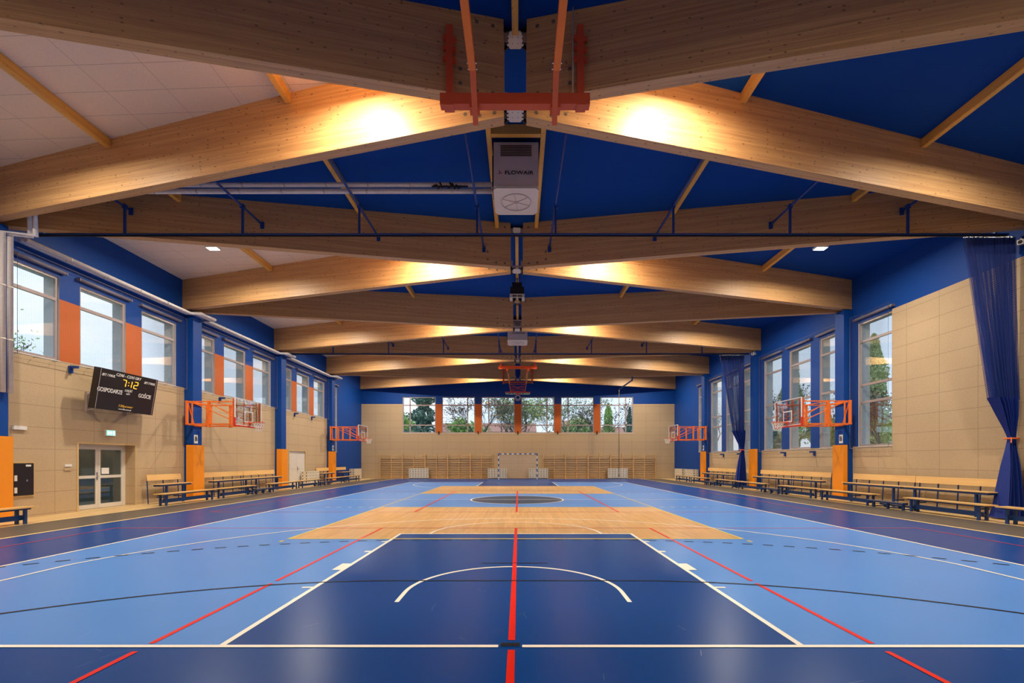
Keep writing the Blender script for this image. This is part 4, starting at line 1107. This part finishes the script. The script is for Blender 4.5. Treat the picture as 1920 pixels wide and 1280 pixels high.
for x, lab in ((-8.25, 'pale box with dark round holes by the wall bars, far left one'), (-1.7, 'pale box with dark round holes just left of the goal net'), (1.7, 'pale box with dark round holes just right of the goal net'), (8.3, 'pale box with dark round holes beside the climbing rope')):
    if hb is None: hb = holebox(1.6, .4, .86, 7, 4); t = hb; t.location = (x, YB-.42, 0)
    else: t = dup(hb, (x, YB-.42, 0))
    tag(t, lab, 'box', 'perforated pale boxes')
for s, y, lab in ((-1, 36.3, 'pale slatted box against the blue left wall near the end corner'), (1, 36.2, 'pale slatted box against the blue right wall near the end corner'), (1, 33.9, 'pale slatted box right of the fifth right pad'), (-1, 29.0, 'pale perforated box on the left wall between white door and short bench')):
    t = dup(hb, (s*12.9 if y < 30 else s*12.95, y, 0), R(90) if s > 0 else R(90), lab); t['category'] = 'box'; t['group'] = 'perforated pale boxes'
    if y < 30: t.location.y = 28.45; t.location.x = -12.95

t = thing('handball_goal', (0, 36.3, 0), 'blue and white striped handball goal with white net before the end wall', 'goal'); o = Vector(t.location)
for s in (-1, 1):
    b = MB(o)
    for k in range(10): b.mi = k % 2; b.box(s*1.54-.04, s*1.54+.04, 36.26, 36.34, k*.208, (k+1)*.208)
    b.build('post', ['white', 'stripe_blue'], t)
b = MB(o)
for k in range(15): b.mi = k % 2; b.box(-1.5+k*.2, -1.5+(k+1)*.2, 36.26, 36.34, 2.0, 2.08)
b.build('crossbar', ['stripe_blue', 'white'], t)
b = MB(o)
for s in (-1, 1): b.tube([(s*1.54, 36.34, 2.02), (s*1.54, 37.0, 1.95), (s*1.54, 37.35, .03), (s*1.54, 36.34, .03)], .02, 6)
b.tube([(-1.54, 37.35, .03), (1.54, 37.35, .03)], .02, 6); b.build('net_hoop', 'stripe_blue', t)
b = MB(o); th = .007
k = 0
for q in range(32):
    x = -1.54+q*3.08/31; b.tube([(x, 36.34, 2.0), (x, 36.95, 1.85), (x, 37.2, .05)], th, 3, cap=False)
for q in range(20):
    z = .05+q*.095; y = 37.2-(z-.05)/1.8*.25; b.tube([(-1.54, 36.4, z), (-1.54, y, z), (1.54, y, z), (1.54, 36.4, z)], th, 3, cap=False)
b.build('goal_net', 'netgoal', t)

t = thing('climbing_rope', (8.14, 36.6, 0), 'single hanging climbing rope on a blue ceiling arm, right end-wall window', 'rope'); o = Vector(t.location)
b = MB(o); b.tube([(8.14, 36.6, 7.0), (8.14, 36.6, 4), (8.14, 36.6, .25)], .026, 8); b.build('rope', 'rope', t)
b = MB(o); b.tube([(8.14, 36.6, .42), (8.14, 36.6, .2)], .05, 8); b.build('rope_knot', 'rope', t)
b = MB(o); yb_ = by(4, -1, 8.28); b.box(8.24, 8.32, yb_-.04, yb_+.04, 7.28, zbot(8.28)-.004); b.bar((8.28, yb_, 7.32), (8.14, 36.75, 7.24), .07, .09); b.build('support_arm', 'bsteel', t)
b = MB(o); b.tube([(8.14, 36.6, 7.0), (8.14, 36.6, 7.20)], .05, 8); b.build('swivel', 'chrome', t)

# ---------------------------------------------------------------- outdoors
b = MB(); b.box(-120, -13.95, -40, 160, -.3, -.1); b.box(13.95, 120, -40, 160, -.3, -.1); b.box(-13.95, 13.95, 38.9, 160, -.3, -.1)
tag(b.build('lawn', 'grass'), kind='structure')
def tree(name, x, y, h, seed, style, leafmat, label, dens=1.0):
    random.seed(seed); t = thing(name, (x, y, -.1), label, 'tree', 'trees outside the windows'); br = MB(); lf = MB()
    def leaf(p, sz):
        a = Vector((random.gauss(0, 1), random.gauss(0, 1), random.gauss(0, 1))).normalized(); c = a.cross(Vector((random.random(), random.random(), random.random()))).normalized()
        lf.face([p-a*sz, p-c*sz*.6, p+a*sz, p+c*sz*.6])
    if style in ('spruce', 'column'):
        br.tube([(0, 0, 0), (0, 0, h*.5), (0, 0, h*.97)], [h*.018, h*.012, .02], 6)
        wd = .26 if style == 'spruce' else .10
        n_ = int((2600 if style == 'spruce' else 6500)*dens); a0 = random.random()*6
        for k in range(n_):
            f = random.random()**1.1; z = h*(.08+.92*f); rmax = h*wd*(1-f)**.85 if style == 'spruce' else h*wd*math.sin(math.pi*min(1, .12+f*.88))**.6
            rmax *= (.75+.35*math.sin(f*40)) if style == 'spruce' else (.88+.14*math.sin(f*23+a0)); r = rmax*random.random()**.5; a = random.random()*6.283
            leaf(Vector((r*math.cos(a), r*math.sin(a), z-(r*.25 if style == 'spruce' else 0))), random.uniform(.10, .24)*h/10*(1 if style == 'spruce' else .5))
    else:
        def grow(p, d, ln, r, lev):
            pts = [p]; rs = [r]; q = Vector(p); dd = Vector(d)
            for k in range(3):
                dd = (dd+Vector((random.gauss(0, .13), random.gauss(0, .13), random.gauss(.05, .08)))).normalized(); q = q+dd*ln/3; pts.append(q.copy()); rs.append(max(.014, r*(1-.1*(k+1))))
            br.tube(pts, rs, 5 if lev < 2 else 3, cap=False)
            if lev >= 5:
                for _ in range(int((1.6 if style == 'sparse' else 6)*dens+random.random()*.9)): leaf(q+Vector((random.gauss(0, .35), random.gauss(0, .35), random.gauss(0, .3))), random.uniform(.05, .12) if style == 'sparse' else random.uniform(.14, .3))
                return
            for k in range(3 if lev > 1 else 4):
                sp = Vector((random.gauss(0, 1), random.gauss(0, 1), random.gauss(.1, .4))).normalized()
                grow(pts[random.choice((2, 3, 3))], (dd*.9+sp*.62).normalized(), ln*random.uniform(.58, .78), rs[-1]*.66, lev+1)
        grow(Vector((0, 0, 0)), Vector((0, 0, 1)), h*.30, h*.015, 0)
    br.build('trunk', 'bark', t)
    if lf.f: lf.build('foliage', leafmat, t)
    return t
tree('spruce_tree', -11.2, 54, 13.2, 1, 'spruce', 'leaf_spruce', 'dark spruce outside the leftmost end-wall window', 2.0)
tree('leafy_tree', -17.5, 66, 10.5, 2, 'bushy', 'leaf_green', 'green bushy tree left of the dark spruce outside the end wall')
tree('leafy_tree', -7.2, 68, 9.6, 12, 'bushy', 'leaf_green', 'light green bushy tree right of the dark spruce outside the end wall')
tree('bare_tree', -5.2, 50, 11.5, 3, 'sparse', 'leaf_brown', 'nearly bare tree outside the second end-wall window', 1.6)
tree('bare_tree', -2.7, 62, 12.5, 21, 'sparse', 'leaf_brown', 'slim nearly bare tree left of the third end-wall window')
tree('leafy_tree', -.9, 56, 12.0, 4, 'bushy', 'leaf_olive', 'thin-leaved olive tree outside the third end-wall window', .22)
tree('leafy_tree', 1.4, 52, 12, 5, 'sparse', 'leaf_olive', 'sparse forked tree outside the fourth end-wall window', 2)
tree('bare_tree', 5.8, 50, 11.5, 6, 'sparse', 'leaf_olive', 'branching tree outside the fifth end-wall window', 3)
tree('leafy_tree', 7.2, 58, 8.5, 7, 'bushy', 'leaf_olive', 'low bushy tree behind the branching tree, fifth end-wall window', .8)
tree('cypress_tree', 11.3, 57, 8.8, 8, 'column', 'leaf_green', 'bright green conical tree outside the rightmost end-wall window', 1.2)
tree('spruce_tree', 15.2, 62, 8.8, 9, 'spruce', 'leaf_spruce', 'bluish small spruce outside the rightmost end-wall window', 1.0)
tree('bare_tree', 9.3, 48.5, 10.5, 33, 'sparse', 'leaf_brown', 'slender bare tree between the fifth and sixth end-wall windows', 1)
tree('poplar_tree', 27, 34.5, 11.2, 10, 'column', 'leaf_olive', 'tall columnar tree outside the first right-hand window', 1.3)
tree('leafy_tree', 32, 40.5, 6.5, 11, 'bushy', 'leaf_green', 'green bushy tree at the foot of the columnar tree', 1)
tree('bare_tree', 26, 31.5, 8.5, 13, 'sparse', 'leaf_brown', 'bare tree outside the nearest right window')
tree('poplar_tree', 30, 50, 13.5, 14, 'column', 'leaf_olive', 'tall olive columnar tree beyond the right-hand window bay', 1.5)
tree('bare_tree', 26, 44, 10.5, 15, 'sparse', 'leaf_brown', 'bare branching tree beyond the right-hand window bay')
tree('leafy_tree', 32, 45, 6.5, 16, 'bushy', 'leaf_olive', 'low bushy tree beyond the right-hand window bay', 1)
tree('bare_tree', 30, 68, 11, 17, 'sparse', 'leaf_brown', 'bare tree beyond the far right-hand window bay')
tree('leafy_tree', 38, 70, 7.5, 18, 'bushy', 'leaf_spruce', 'dark bushy tree beyond the far right-hand window bay')
tree('bare_tree', -26, 22.2, 11.5, 19, 'sparse', 'leaf_green', 'branching tree outside the nearest left windows', 2)
def house(x0, x1, y, z, label, roof='rooftile', wallm='housewall'):
    t = thing('distant_house', ((x0+x1)/2, y+3, -.1), label, 'building'); o = Vector(t.location)
    b = MB(o); b.box(x0, x1, y, y+8, -.1, z); b.build('house_wall', wallm, t)
    b = MB(o); b.prism([(x0-.3, y-.4, z), (x0-.3, y+8.4, z), (x0-.3, y+4, z+1.9)], 0, (x1-x0+.6, 0, 0)); b.build('house_roof', roof, t)
    k = int((x1-x0)/3)
    for q in range(k):
        for zz in (z-1.8, z-4.6):
            if zz < .5: continue
            b = MB(o); xx = x0+(q+.5)*(x1-x0)/k; b.box(xx-.5, xx+.5, y-.03, y, zz, zz+1.2); b.build('house_window', 'facade', t)
house(-14, 3, 82, 6.6, 'long pale house with red roof behind the bare trees')
house(8, 13, 95, 8.2, 'small red-roofed house behind the fifth end-wall window')
house(15, 30, 78, 5.6, 'low pale house behind the rightmost end-wall window')
house(38, 52, 48, 5.0, 'low house beyond the right-hand windows')
